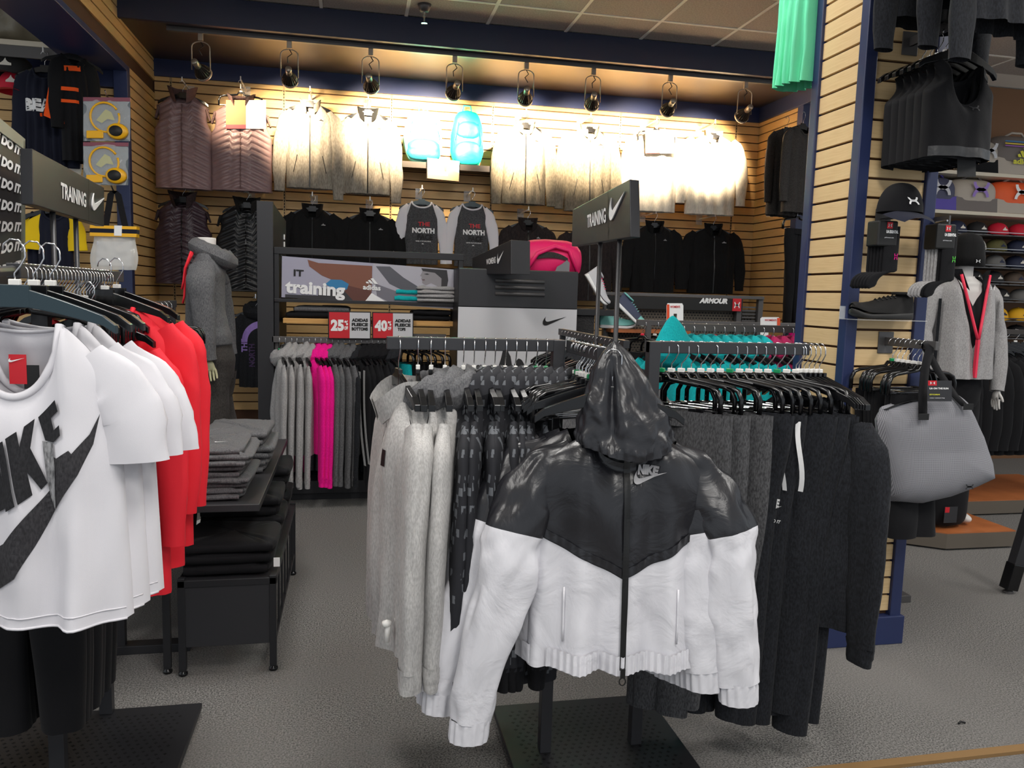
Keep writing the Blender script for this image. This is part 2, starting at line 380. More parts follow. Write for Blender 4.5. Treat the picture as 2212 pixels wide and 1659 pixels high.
for i, (px, py) in enumerate(LPX):
    x = float(aY(px, py, ty)[0]); z0 = SZ-.034
    t = thing('track_spotlight', f'{names[i]} of the eight spotlights hanging from the lighting track' if i in (0, 7) else f'{names[i]} spotlight from the left on the lighting track', 'spotlight', (x, ty, z0), 'spotlights on the track')
    MB().box((x-.017, ty-.014, z0-.05), (x+.017, ty+.014, z0)).build('track_adapter', lampm, t, bevel=.002)
    hw = .062; zz = z0-.055; pts = []
    for k in range(13):
        an = math.pi*k/12; pts.append((x-hw*math.cos(an), ty, zz-.04+.04*math.sin(an)))
    pts = [(x-hw, ty, zz-.2)]+pts+[(x+hw, ty, zz-.2)]
    MB().tube(pts, .0045, 6).build('yoke', lampm, t, smooth=True)
    MB().tube([(x, ty, zz), (x+.018, ty, zz-.03), (x-.012, ty-.01, zz-.06), (x+.01*(-1)**i, ty-.02, zz-.1)], .004, 6).build('cord', M['charcoal2'], t, smooth=True)
    # head: ribbed bell aimed down at the wall
    T = Vector((x+tgt[i], D-.05, 2.72)); c0 = Vector((x, ty, zz-.2)); d = (T-c0).normalized()
    rot = d.to_track_quat('Z', 'Y').to_matrix()
    def W_(px_, py_, pz_, rot=rot, c0=c0): return c0+rot@Vector((px_, py_, pz_))
    b = MB().lathe([(0, -.115), (.021, -.115), (.023, -.11), (.023, -.045)], (0, 0, 0), 16).xf(W_); b.build('socket', lampm, t, smooth=True)
    b = MB()
    nn = 40; prof = [(.022, -.05), (.034, -.03), (.05, 0), (.058, .03)]
    v = []
    for r_, zc in prof:
        for k in range(nn): rr = r_*(1 if k % 2 else .93); v.append((rr*math.cos(2*math.pi*k/nn), rr*math.sin(2*math.pi*k/nn), zc))
    b.add(v, [(a*nn+k, a*nn+(k+1) % nn, (a+1)*nn+(k+1) % nn, (a+1)*nn+k) for a in range(3) for k in range(nn)]).xf(W_)
    b.build('reflector', ribm, t)
    MB().lathe([(.058, .03), (.061, .03), (.061, .05), (.055, .05)], (0, 0, 0), 28).xf(W_).build('rim', lampm, t, smooth=True)
    MB().lathe([(.055, .046), (.0, .046)], (0, 0, 0), 20).xf(W_).build('bulb', glow, t)
    l = bpy.data.lights.new('spot_beam', 'SPOT'); l.energy = [60, 190, 360, 560, 560, 380, 460, 460][i]; l.color = (1, .80, .54); l.spot_size = R([60, 76, 80, 80, 80, 78, 82, 74][i]); l.spot_blend = .8; l.shadow_soft_size = .035
    lo = bpy.data.objects.new('spot_beam', l); col.objects.link(lo); lo.matrix_world = Matrix.Translation(c0+d*.06)@(-d).to_track_quat('Z', 'Y').to_matrix().to_4x4()
# ================================================================ cloth materials
def C(name, c, c2=None, kind='heather', rough=.85, scale=260, bump=.25, **k): M[name] = mat(name, c, rough, kind=kind, c2=c2, scale=scale, bump=bump, **k); return M[name]
C('white cotton', (212, 210, 215), kind='cloth', scale=700, bump=.08)
C('grey marl', (170, 168, 168), (140, 138, 138))
C('pale marl', (186, 184, 182), (160, 158, 156))
C('mid grey marl', (104, 104, 106), (74, 74, 77))
C('charcoal marl', (36, 38, 43), (20, 21, 24))
C('dark grey marl', (84, 84, 86), (52, 52, 54))
C('black fleece', (16, 15, 16), (11, 11, 12), scale=90)
C('brown black fleece', (44, 36, 36), (30, 25, 25), scale=90)
C('black cotton', (17, 17, 20), kind='cloth')
C('navy cotton', (24, 27, 42), kind='cloth')
C('pink fleece', (248, 20, 150), (226, 10, 130))
C('magenta fleece', (176, 34, 92), (150, 22, 74))
C('teal fleece', (16, 172, 176), (10, 150, 156))
C('red jersey', (232, 42, 56), kind='cloth', rough=.6, scale=400, bump=.1)
C('mint jersey', (110, 222, 174), kind='cloth')
C('orange jersey', (240, 88, 30), kind='cloth')
C('yellow jersey', (238, 200, 30), kind='cloth')
C('stone fleece', (150, 142, 130), (122, 114, 102), scale=110)
C('taupe fleece', (126, 117, 102), (100, 92, 78), scale=110)
C('cream fleece', (226, 218, 204), (206, 198, 184), scale=110)
C('charcoal knit', (66, 62, 60), (44, 42, 40))
C('mauve quilt', (138, 112, 112), kind='nylon', rough=.42, scale=14, bump=.2)
C('plum quilt', (58, 42, 50), kind='nylon', rough=.45, scale=14, bump=.2)
C('black quilt', (26, 27, 30), kind='nylon', rough=.42, scale=14, bump=.2)
M['mauve fur'] = mat('mauve fur', (132, 104, 100), .95, kind='fur', c2=(96, 72, 70))
M['plum fur'] = mat('plum fur', (70, 50, 52), .95, kind='fur', c2=(40, 28, 30))
M['black fur'] = mat('black fur', (26, 25, 26), .95, kind='fur', c2=(12, 12, 12))
C('black nylon', (32, 32, 36), kind='nylon', rough=.30, scale=9, bump=.38, spec=.5)
C('white nylon', (214, 213, 218), kind='nylon', rough=.45, scale=7, bump=.55)
C('camo knit', (25, 26, 32), (92, 95, 100), kind='camo', scale=42)
M['print dark'] = mat('print charcoal', (58, 57, 60), .8, kind='heather', c2=(40, 39, 42), scale=300)
M['print black'] = mat('print black grey', (40, 40, 43), .8, kind='heather', c2=(28, 28, 31), scale=300)
M['print glitter'] = mat('print glitter', (150, 150, 152), .7, kind='heather', c2=(80, 80, 82), scale=150)
M['lilac'] = mat('lilac print', (150, 122, 196), .7)
M['zip'] = mat('zip black', (12, 12, 13), .4)
M['orange mark'] = mat('orange mark', (246, 120, 30), .6)
# ================================================================ hangers
def make_top_hanger(m, mark_m=None, span=.38, hookr=.0019, hz=.105):
    t = thing('clothes_hanger', 'h', 'hanger')
    MB().tube([(0, 0, -.005), (0, 0, .035), (.012, 0, .05), (.022, 0, .068), (.021, 0, .088), (.010, 0, .102), (-.006, 0, .104), (-.018, 0, .094), (-.021, 0, .080)], hookr, 6).build('hook', M['chrome'], t, smooth=True)
    b = MB(); n = 16; pts = []
    for k in range(n+1):
        s = -1+2*k/n; pts.append((s*span/2, -.0+.015*s*s, -.012-.055*abs(s)**1.25-.01*(abs(s) > .95)))
    top = []; v = []
    for i, (x, y, z) in enumerate(pts):
        s = abs(-1+2*i/n); h = .04-.022*s; wd = .005+.004*s
        v += [(x, y-wd, z-h/2), (x, y-wd, z+h/2), (x, y+wd, z+h/2), (x, y+wd, z-h/2)]
    f = [(i*4+k, i*4+(k+1) % 4, (i+1)*4+(k+1) % 4, (i+1)*4+k) for i in range(n) for k in range(4)]+[(0, 1, 2, 3), (n*4+3, n*4+2, n*4+1, n*4)]
    b.add(v, f); b.box((-.028, -.006, -.035), (.028, .006, .012)); b.build('arm', m, t, bevel=.0015)
    if mark_m: MB().box((-.011, -.006, .010), (.011, .006, .023)).build('size_marker', mark_m, t, bevel=.002)
    return t
def make_clip_hanger(m, mark_m=None, span=.34):
    t = thing('clip_hanger', 'h', 'hanger')
    MB().tube([(0, 0, -.02), (0, 0, .035), (.012, 0, .05), (.022, 0, .068), (.021, 0, .088), (.010, 0, .102), (-.006, 0, .104), (-.018, 0, .094), (-.021, 0, .080)], .0019, 6).build('hook', M['chrome'], t, smooth=True)
    b = MB(); h = span/2
    prof = [(-h, -.105), (-h, -.06), (-h+.012, -.036), (-h+.035, -.026), (-.03, -.012), (-.02, .004), (.02, .004), (.03, -.012), (h-.035, -.026), (h-.012, -.036), (h, -.06), (h, -.105)]
    b.tube([(x, 0, z) for x, z in prof], .0075, 6, ry=.011)
    b.build('bar', m, t, smooth=True)
    MB().tube([(-h, 0, -.098), (h, 0, -.098)], .0022, 6).build('rod', M['chrome'], t)
    for s in (-1, 1):
        MB().box((s*h*.62-.012, -.012, -.135), (s*h*.62+.012, .012, -.092)).build('clip', m if s < 0 else M['blackpl'], t, bevel=.002)
    if mark_m: MB().box((-.011, -.006, .008), (.011, .006, .021)).build('size_marker', mark_m, t, bevel=.002)
    return t
HG = {}
def hanger(kind, loc, label, rz=0, mk='whitepl', group=None, m='blackpl', sc_=1):
    k = (kind, mk, m)
    if k not in HG:
        HG[k] = (make_top_hanger if kind == 'top' else make_clip_hanger)(M[m], M[mk] if mk else None); o = HG[k]
    else: o = copy_tree(HG[k])
    o.location = loc; o.rotation_euler = (0, 0, rz); o['label'] = label
    if group: o['group'] = group
    elif 'group' in o: del o['group']
    return o
# ================================================================ garments
class Body:
    """front and back cloth surfaces over an outline; x across, z down from the hanger, -y is the front"""
    def __init__(s, L, W, hem=None, sh=None, T=.055, neck=.075, ndf=.07, ndb=.02, slope=.085, seed=0, fold=.010, nf=5, hemc=0, quilt=0, qp=.05, armhole=.0, dropb=0, vneck=False):
        s.__dict__.update(locals()); s.hem = hem or W; s.sh = sh or W*.92
    def w(s, t):
        a = .72
        if t < a: return s.hem+(s.W-s.hem)*(t/a)
        u = (t-a)/(1-a); return s.W+(s.sh-s.W)*u*u-s.armhole*math.sin(math.pi*min(1, u*1.0))
    def top(s, a, side):
        x = abs(a)*s.sh
        if x < s.neck:
            q = (1-x/s.neck) if s.vneck else math.sqrt(max(0, 1-(x/s.neck)**2)); return -(s.ndf if side < 0 else s.ndb)*q-.012
        return -.012-s.slope*((x-s.neck)/(s.sh-s.neck))**1.15
    def bot(s, a, side): return -s.L+s.hemc*(1-a*a)*(1 if side < 0 else -.3)-(s.dropb*(1-a*a) if side > 0 else 0)
    def y(s, a, t, side, x, z):
        innk = max(0, min(1, (s.neck*1.15-abs(a)*s.sh)/(s.neck*.4)))
        th = (1-abs(a)**3)**.5 if abs(a) < 1 else 0
        sh = max(0, 1-max(0, t)**9)**.5
        sh = max(sh, .55*innk)
        sd = s.seed*3.7
        f = s.fold*(1-t*.75)*math.sin(a*s.nf*3.1+sd+.9*nz(x*2, z*2, sd))*th
        f += .012*nz(x*7+sd, z*4, side*3.1)*min(1, (1-t)*6)*th + .005*nz(x*22+sd, z*9, side)*th + s.fold*1.1*(.5-abs(nz(x*11+sd*2, z*2.0+x*3, side*2.2))*2)*min(1, (1-t)*4)*th
        if s.quilt:
            ph = (z+abs(x)*.42*(1))/s.qp; q = abs(math.sin(math.pi*ph)); f += -side*0+s.quilt*(q**.6-.5)*th*(1 if side < 0 else -1)*-1
        T = s.T*(1+.25*(1-t))
        return side*T*th*sh+f*(1 if not s.quilt else 1)
    def pt(s, a, t, side):
        x = a*s.w(t); zb = s.bot(a, side); zt = s.top(a, side); z = zb+(zt-zb)*t
        return (x, s.y(a, t, side, x, z), z)
    def surf(s, x, z, off=.0025):
        t = .6; a = 0
        for _ in range(6):
            a = max(-.98, min(.98, x/s.w(t))); zb = s.bot(a, -1); zt = s.top(a, -1); t = (z-zb)/(zt-zb)
        return (x, s.y(a, max(0, min(1, t)), -1, x, z)-off, z)
    def mesh(s, nx=30, nt=34, split=None, band=0):
        b = MB()
        for side in (-1, 1):
            def fn(u, v, side=side):
                a = -math.cos(math.pi*u)*(.35)+(2*u-1)*.65
                if split:
                    zb, zt = s.bot(a, side), s.top(a, side); ts = .4
                    for _ in range(4): ts = (split(a*s.w(ts))-zb)/(zt-zb)
                    v = v*2*ts if v < .5 else ts+(v-.5)*2*(1-ts)
                return s.pt(a, v, side)
            mf = None
            if split:
                def mf(u, v, side=side): return 1 if v > .5 else 0
            b.grid(fn, nx, nt, mf=mf, flip=side > 0)
        return b
    def decal(s, shape, x, z, w_, h_, cuts=1, off=.003, shear=0, rot=0):
        mb = MB(local=True); c, q = math.cos(rot), math.sin(rot)
        def fn(u, v):
            a, b_ = (u-.5)*w_+shear*(v-.5)*h_, (v-.5)*h_; return s.surf(x+a*c-b_*q, z+a*q+b_*c, off)
        return mark(mb, shape, fn, cuts)
def tubecloth(path, rx, ry, seed=0, amp=.012, nu=18, nv=30, wr=1):
    """soft tube along a path; rx across, ry depth (lists over the path)"""
    P_ = [Vector(p) for p in path]; m = len(P_)-1
    def at(v):
        k = min(m-1e-6, v*m); i = int(k); f = k-i; f2 = f*f*(3-2*f)
        return P_[i].lerp(P_[i+1], f), rx[i]+(rx[i+1]-rx[i])*f2, ry[i]+(ry[i+1]-ry[i])*f2
    def fn(u, v):
        p, a, b_ = at(v); q, _, _ = at(min(1, v+.02)); r_, _, _ = at(max(0, v-.02)); d = (q-r_).normalized()
        X = Vector((1, 0, 0)); X = (X-d*X.dot(d)).normalized(); Y = d.cross(X)
        t = 2*math.pi*u; w_ = 1+wr*(amp/.02)*(.16*nz(math.cos(t)*1.1+seed, math.sin(t)*1.1, v*4)+.10*nz(math.cos(t)*2.6+seed, math.sin(t)*2.6, v*11))+.05*math.sin(3*t+v*5+seed)
        return p+X*math.cos(t)*a*w_+Y*math.sin(t)*b_*w_
    return MB().grid(fn, nu, nv, closed=True)
def ringlump(rx, ry, z0, h, seed, thick=.02, amp=.012, tilt=.0, nu=30, nv=10, cy=0):
    """soft torus-like roll (hoods lying on the back, fur collars)"""
    def fn(u, v):
        t = 2*math.pi*u; p = 2*math.pi*v; n = 1+.35*nz(math.cos(t)*2+seed, math.sin(t)*2, math.cos(p)*1.5)
        r = thick*n*math.cos(p)
        return ((rx+r)*math.cos(t), cy+(ry+r)*math.sin(t), z0+h*.5*math.sin(p)*n+tilt*math.sin(t))
    return MB().grid(fn, nu, nv, closed=True)
def collar_strip(rx, ry, z0, h, flare=.0, gap=.5, seed=0, cy=0, drop=.0, nu=30):
    """stand collar open at the front, both faces"""
    b = MB()
    for k, off in enumerate((0, -.006)):
        def fn(u, v, off=off):
            t = R(-90)+gap*.5+(2*math.pi-gap)*u; c = math.sin(t)
            fr = max(0, -c)
            rr = 1+flare*v+.06*nz(math.cos(t)*2+seed, c*2, v)
            return ((rx+off)*rr*math.cos(t), cy+(ry+off)*rr*math.sin(t)-(v*flare*.06*fr), z0-drop*fr*fr+h*v*(1-.25*fr)+.004*nz(t*2, v*3, seed))
        b.grid(fn, nu, 7, flip=bool(k))
    return b
def sleeve_path(side, W, sh, L, spread=.05, fwd=-.0, bend=.0, drop=.10):
    x0 = side*(sh-.035)
    return [(x0, 0, -drop*.72), (side*(sh+.012), fwd*.2, -drop-.05), (side*(W+spread*.55), fwd*.5, -drop-L*.3), (side*(W+spread), fwd*.8, -drop-L*.62), (side*(W+spread-bend), fwd, -drop-L)]
def garment(name, label, cat, L=.62, W=.24, bm='grey marl', sm=None, kind='tee', T=.05, seed=0, slen=.55, sw=.07, spread=.03, nx=30, nt=34, group=None, zipm=None, hem=None, sh=None, cm=None, split=None, bm2=None, neck=.075, ndf=.07, slope=.085, quilt=0, fold=.01, nf=5, fwd=-.02, qp=.05, cuffm=None, hemc=0, band=0, sleeves=(-1, 1), dropb=0, vneck=False, pockets=False, seam=0):
    t = thing(name, label, cat, group=group)
    B = Body(L, W, hem=hem, sh=sh, T=T, seed=seed, neck=neck, ndf=ndf, slope=slope, quilt=quilt, fold=fold, nf=nf, qp=qp, hemc=hemc, dropb=dropb, vneck=vneck, armhole=.032 if kind == 'vest' else 0)
    t['_'] = 0; del t['_']
    mats_ = [M[bm]]+([M[bm2]] if bm2 else [])
    B.mesh(nx, nt, split).build('body', mats_, t, smooth=True, weld=True)
    sm = sm or bm
    if kind == 'tee':
        for s in sleeves:
            p = [(s*(B.sh-.04), 0, -slope*.8), (s*(B.sh+.02), fwd*.3, -slope-.045), (s*(B.W+spread*.8), fwd, -slope-slen*.55), (s*(B.W+spread), fwd, -slope-slen)]
            tubecloth(p, [.04, .062, .068, .07], [T*.3, T*.42, T*.45, T*.45], seed+s, nv=16).build('sleeve', M[sm], t, smooth=True)
    elif kind in ('long', 'fleece', 'hoodie', 'wind'):
        for s in sleeves:
            p = sleeve_path(s, B.W, B.sh, slen, spread, fwd, drop=slope*1.0)
            ob = tubecloth(p, [.035, sw*.86, sw*.84, sw*.74, sw*.56], [T*.3, T*.5, T*.52, T*.5, T*.45], seed+s*2, amp=.016).build('sleeve', M[sm], t, smooth=True)
            e = Vector(p[-1])
            if cuffm: tubecloth([e+Vector((0, 0, .012)), e+Vector((0, 0, -.03)), e+Vector((0, 0, -.06))], [sw*.56, sw*.5, sw*.46], [T*.5, T*.45, T*.42], seed, nv=6, nu=14).build('cuff', M[cuffm], ob, smooth=True)
    if kind == 'tee' or kind == 'long':
        n = 26; pts = []; k = B.neck
        for i in range(n):      # ribbed neckline following the front edge, then the back
            a = -1+2*i/(n-1); pts.append((a*k, *B.pt(a*k/B.sh, 1, -1)[1:]))
        pb = [(a*k, B.pt(a*k/B.sh, 1, 1)[1], B.pt(a*k/B.sh, 1, 1)[2]) for a in [1-2*i/(n-1) for i in range(n)]]
        MB().tube(pts+pb[1:-1]+[pts[0]], .008, 6, cap=False, ry=.004).build('neckband', M[cm or bm], t, smooth=True)
    if kind == 'fleece':
        collar_strip(B.neck*1.0, T*1.1, -.05, .085, flare=.18, gap=.8, seed=seed, drop=.05).build('collar', M[cm or bm], t, smooth=True)
    if kind == 'vest':
        collar_strip(B.neck*1.05, T*1.25, -.055, .115, flare=.42, gap=1.0, seed=seed, drop=.04).build('collar', M[cm or bm], t, smooth=True)
        for s in (-1, 1):
            ob = tubecloth([(s*(B.sh-.012), 0, -slope), (s*(B.w(.86)-.002), 0, -L*.16), (s*(B.w(.76)+.003), 0, -L*.27)], [.010, .012, .008], [T*.35, T*.7, T*.4], seed, nv=10, nu=10).build('armhole_trim', M[cm or bm], t, smooth=True)
    if kind == 'hoodie':
        ringlump(B.neck*1.05, T*1.1, -.006, .10, seed, .032, cy=.016, tilt=.026).build('hood', M[cm or bm], t, smooth=True)
    if zipm:
        b = MB(); zt = B.top(0, -1); zb = B.bot(0, -1)
        b.grid(lambda u, v: B.surf((u-.5)*.009, zb+(zt-zb)*v*.985+.004, .004), 1, 30).build('zipper', M[zipm], t)
    if pockets:
        for s in (-1, 1):
            b = MB(); b.tube([B.surf(s*(B.W*.52+.03*k_), -L*.62-L*.2*k_, .003) for k_ in (0, .25, .5, .75, 1)], .003, 5).build('pocket_seam', M['zip'], t)
    if quilt:
        for zz in (-L+.006,): MB().tube([B.pt(-1+2*i/24, .0, -1) for i in range(25)], .008, 6).build('hem_binding', M[bm], t, smooth=True)
    return t, B
def pants(name, label, L=1.0, W=.16, bm='charcoal marl', seed=0, group=None, T=.03, cat='trousers', cuff=None, taper=.55, band=True, legs=(-1, 1)):
    t = thing(name, label, cat, group=group)
    def leg(s):
        def fn(u, v):
            an = 2*math.pi*u; z = -v*L; w_ = W*(.56-.56*(1-taper)*max(0, v-.1))*(1+.04*math.sin(v*9+seed))
            cx = s*W*(.46-.1*v)+.01*math.sin(v*5+seed+s); k = 1+.3*nz(math.cos(an)+seed, math.sin(an)+s, v*5)
            return (cx+w_*math.cos(an)*(.9+.1*k), T*(.9+.5*v)*math.sin(an)*k+.012*math.sin(v*4+seed)*v, z)
        return MB().grid(fn, 18, 26, closed=True)
    for s in legs: leg(s).build('leg', M[bm], t, smooth=True)
    if band:
        def fb(u, v):
            an = 2*math.pi*u; return (W*1.0*math.cos(an), T*1.05*math.sin(an)+.003*math.sin(an*14), .004-.045*v)
        MB().grid(fb, 44, 3, closed=True).build('waistband', M[bm], t, smooth=True)
    return t
# ================================================================ back wall display
WY = D-.34
def hung(cx, yt, yh, hw, label, cat, Y=WY, hang=True, kind_='jacket', name='jacket', hl=None, tilt=0, bracket=True, hm='blackpl', mk=None, **k):
    p = aY(cx, yt, Y); L = p[2]-float(aY(cx, yh, Y)[2]); W = abs(float(aY(cx+hw, yt, Y)[0])-p[0])
    t, B = garment(name, label, cat, L=L, W=W, **k)
    t.location = p; t.rotation_euler = (0, 0, tilt)
    short = ' '.join((hl or label.split(',')[0]).split()[:12])
    if hang: hanger('top', p, f'black hanger holding the {short}', rz=tilt, mk=mk, m=hm)
    short = ' '.join(short.split()[:11])
    if bracket: faceout(p[0], Y, p[2]+.104, f'faceout bracket carrying the {short}')
    return t, B
def faceout(x, y, z, label, y1=None):
    y1 = y1 or D-.016
    t = thing('faceout_bracket', label, 'bracket', (x, y1, z), None)
    MB().box((x-.03, y1-.006, z-.06), (x+.03, y1, z+.035)).build('back_plate', M['clear'] if z > 2 else M['greymetal'], t)
    MB().bar((x, y1-.004, z-.006), (x, y-.02, z-.006), .007, .012).box((x-.004, y-.026, z-.014), (x+.004, y-.018, z+.022)).build('arm', M['chrome'] if z < 2 else M['whitepl'], t)
    return t
def dome(B, t, m, x=.09, z=-.14, s=.035): B.decal(DOME, x, z, s, s*.5, 1).build('chest_mark', M[m], t)
J = dict(kind='fleece', zipm='zip', sw=.075, spread=.05)
# upper row
V = dict(kind='vest', quilt=.022, zipm='mauve fur', nt=110, nx=34, T=.07, fold=.004)
hung(395, 203, 408, 62, 'mauve quilted vest in the upper row beside the left corner', 'vest', name='quilted_vest', bm='mauve quilt', cm='mauve fur', seed=1, slope=.10, **V)
t, B = hung(521, 218, 413, 66, 'mauve quilted vest with an orange and white card at its neck', 'vest', name='quilted_vest', bm='mauve quilt', cm='mauve fur', seed=2, slope=.10, hang=False, **V)
def sale_card(cx, cy, w_, h_, Y, label, redf=.5, txt=None):
    a, b_, c_ = aY(cx-w_/2, cy+h_/2, Y), aY(cx+w_/2, cy+h_/2, Y), aY(cx-w_/2, cy-h_/2, Y)
    t = thing('sale_card', label, 'card', tuple(a)); f = quadfn(a, b_, c_)
    sq = lambda u0, v0, u1, v1: ([(u0, v0), (u1, v0), (u1, v1), (u0, v1)], [(0, 1, 2, 3)])
    b = MB(); n = f(0, 0); b.box((0, 0, 0), (1, 1, 1)).xf(lambda x, y, z: f(x, z)+Vector((0, y*.004, 0))); b.build('board', M['white'], t)
    mark(MB(), sq(0, 0.0, redf, 1), lambda u, v: f(u, v)+Vector((0, -.0015, 0))).build('colour_field', M['orange card'], t)
    mark(MB(), sq(0, 0.0, redf, .14), lambda u, v: f(u, v)+Vector((0, -.0025, 0))).build('colour_band', M['red'], t)
    return t, f
M['orange card'] = mat('orange card', (206, 112, 66), .6)
hx = aY(521, 210, WY-.03)
hanger('clip', (hx[0], hx[1], hx[2]+.03), 'clear-armed clip hanger with the card in front of the second mauve vest')
faceout(hx[0], WY-.03, hx[2]+.134, 'faceout bracket carrying the second mauve vest and its card')
sale_card(531, 247, 86, 62, WY-.09, 'orange and white card clipped over the second mauve vest')
t, B = hung(670, 222, 408, 52, 'light grey heather fleece jacket with zipped collar, left of the pair beside the vests', 'jacket', name='fleece_jacket', bm='stone fleece', cm='stone fleece', seed=3, slope=.10, slen=.62, pockets=True, **J); dome(B, t, 'print dark')
t, B = hung(795, 240, 420, 50, 'grey heather fleece jacket with dark open collar, left of the backpacks', 'jacket', name='fleece_jacket', bm='stone fleece', cm='black fleece', seed=4, slope=.10, slen=.64, pockets=True, **J); dome(B, t, 'print dark')
t, B = hung(1135, 268, 442, 48, 'beige fleece jacket with small collar, just right of the backpack shelf', 'jacket', name='fleece_jacket', bm='taupe fleece', seed=5, slope=.09, slen=.60, pockets=True, **J); dome(B, t, 'print dark')
t, B = hung(1274, 277, 458, 50, 'beige fleece jacket hanging above the right standing header sign', 'jacket', name='fleece_jacket', bm='taupe fleece', seed=6, slope=.09, slen=.62, pockets=True, **J); dome(B, t, 'print dark')
t, B = hung(1416, 285, 458, 50, 'cream fleece pullover with an orange and white card at its neck', 'pullover', name='fleece_pullover', bm='cream fleece', seed=7, slope=.07, slen=.52, kind='fleece', sw=.08, spread=.05, hang=False)
hx = aY(1418, 282, WY-.03)
hanger('clip', (hx[0], hx[1], hx[2]+.01), 'clip hanger with the card in front of the cream pullover')
sale_card(1425, 306, 62, 50, WY-.09, 'orange and white card clipped over the cream pullover')
t, B = hung(1541, 290, 465, 54, 'white fleece pullover with wide folded collar, rightmost of the upper row', 'pullover', name='fleece_pullover', bm='cream fleece', seed=8, slope=.07, slen=.56, kind='fleece', sw=.08, spread=.05, mk=None)
# backpacks
def backpack(cx, y0, y1, hw, m1, m2, label, Y=D-.2):
    a = aY(cx, y1, Y); h = float(aY(cx, y0, Y)[2])-a[2]; W = abs(float(aY(cx+hw, y0, Y)[0])-a[0])
    t = thing('backpack', label, 'backpack', tuple(a))
    def shell(w_, d_, h_, z0, y_, seed, p=2.6, nz_=.012):
        def fn(u, v):
            an = 2*math.pi*u; r = (max(0, 1-abs(2*v-1)**p))**(1/p) if 0 < v < 1 else 0
            c, s_ = math.cos(an), math.sin(an); e = lambda q: math.copysign(abs(q)**.75, q)
            k = 1+.10*nz(c*1.5+seed, s_*1.5, v*4)
            return (a[0]+e(c)*w_*r*k*(1-.12*v), a[1]+y_+e(s_)*d_*r*k, a[2]+z0+v*h_)
        return MB().grid(fn, 30, 22, closed=True)
    shell(W, .10, h, 0, 0, cx).build('main_body', M[m1], t, smooth=True, weld=True)
    shell(W*.82, .05, h*.42, h*.03, -.09, cx+1).build('front_pocket', M[m2], t, smooth=True, weld=True)
    shell(W*.7, .035, h*.3, h*.48, -.085, cx+2).build('upper_pocket', M[m1], t, smooth=True, weld=True)
    MB().tube([(a[0]-.04, a[1]+.02, a[2]+h*.96), (a[0]-.03, a[1]+.02, a[2]+h+.04), (a[0]+.03, a[1]+.02, a[2]+h+.04), (a[0]+.04, a[1]+.02, a[2]+h*.96)], .007, 6).build('grab_loop', M[m2], t, smooth=True)
    for s in (-1, 1): MB().tube([(a[0]+s*W*.55, a[1]-.09, a[2]+h*.75), (a[0]+s*W*.78, a[1]-.1, a[2]+h*.45), (a[0]+s*W*.6, a[1]-.10, a[2]+h*.12)], .004, 5).build('compression_strap', M[m2], t, smooth=True)
M['aqua cloth'] = mat('aqua nylon', (120, 222, 222), .5, kind='nylon', scale=16, bump=.3)
M['petrol cloth'] = mat('petrol nylon', (26, 110, 124), .5, kind='nylon', scale=16, bump=.3)
M['jade cloth'] = mat('jade nylon', (26, 196, 178), .5, kind='nylon', scale=16, bump=.3)
backpack(913, 238, 356, 47, 'aqua cloth', 'petrol cloth', 'pale aqua backpack with petrol base, left one on the wall shelf')
backpack(1007, 238, 366, 40, 'jade cloth', 'jade cloth', 'jade green backpack, right one on the wall shelf')
# shelf and poster
a = aY(852, 357, D); b_ = aY(1074, 374, D); z = a[2]-.012
t = thing('wall_shelf', 'black metal wall shelf carrying the two backpacks', 'shelf', (a[0], D-.02, z))
MB().box((a[0], D-.34, z-.028), (b_[0], D-.017, z-.004)).build('board', M['smoke'], t, bevel=.002)
MB().box((a[0], D-.345, z-.05), (b_[0], D-.338, z)).build('front_lip', M['smoke'], t)
for x in (a[0]+.01, b_[0]-.02):
    MB().prism([(x, 0), (x, 0)], 0, 0) if False else MB().add([(x, D-.02, z-.03), (x, D-.32, z-.03), (x, D-.02, z-.12), (x+.006, D-.02, z-.03), (x+.006, D-.32, z-.03), (x+.006, D-.02, z-.12)], [(0, 1, 2), (5, 4, 3), (0, 3, 4, 1), (1, 4, 5, 2), (2, 5, 3, 0)]).build('bracket', M['smoke'], t)
PY = D-.37
a, b_, c_ = aY(923, 385, PY), aY(991, 392, PY), aY(924, 341, PY); f = quadfn(a, b_, c_)
t = thing('shelf_poster', 'small framed outdoor poster in front of the backpack shelf', 'poster', tuple(a))
MB().box((0, 0, 0), (1, 1, 1)).xf(lambda x, y, z: f(x*1.04-.02, z*1.04-.02)+Vector((0, .006+y*.012, 0))).build('frame', M['black'], t)
sq = lambda u0, v0, u1, v1: ([(u0, v0), (u1, v0), (u1, v1), (u0, v1)], [(0, 1, 2, 3)])
fl = lambda o: (lambda u, v: f(u, v)+Vector((0, -o, 0)))
mark(MB(), sq(0, .4, 1, 1), fl(0)).build('sky_print', mat('print sky', (92, 176, 216), .5), t)
mark(MB(), poly2d([(0, 0), (1, 0), (1, .5), (.8, .62), (.62, .5), (.45, .7), (.25, .45), (0, .55)]), lambda u, v: f(u, v*.6)+Vector((0, -.001, 0))).build('rock_print', mat('print rock', (176, 140, 106), .6), t)
mark(MB(), text2d('NEVER STOP', .03), lambda u, v: f(.1+u*.45, .38+v*.14)+Vector((0, -.003, 0))).build('lettering', M['white'], t)
mark(MB(), text2d('EXPLORING', .03), lambda u, v: f(.22+u*.42, .2+v*.14)+Vector((0, -.003, 0))).build('lettering', M['white'], t)
mark(MB(), poly2d([(.4, 0), (.6, 0), (.58, .35), (.7, .6), (.55, .55), (.5, .9), (.42, .9), (.44, .5), (.3, .6)]), lambda u, v: f(.5+u*.14, .45+v*.4)+Vector((0, -.004, 0))).build('figure_print', mat('print figure', (150, 90, 80), .6), t)
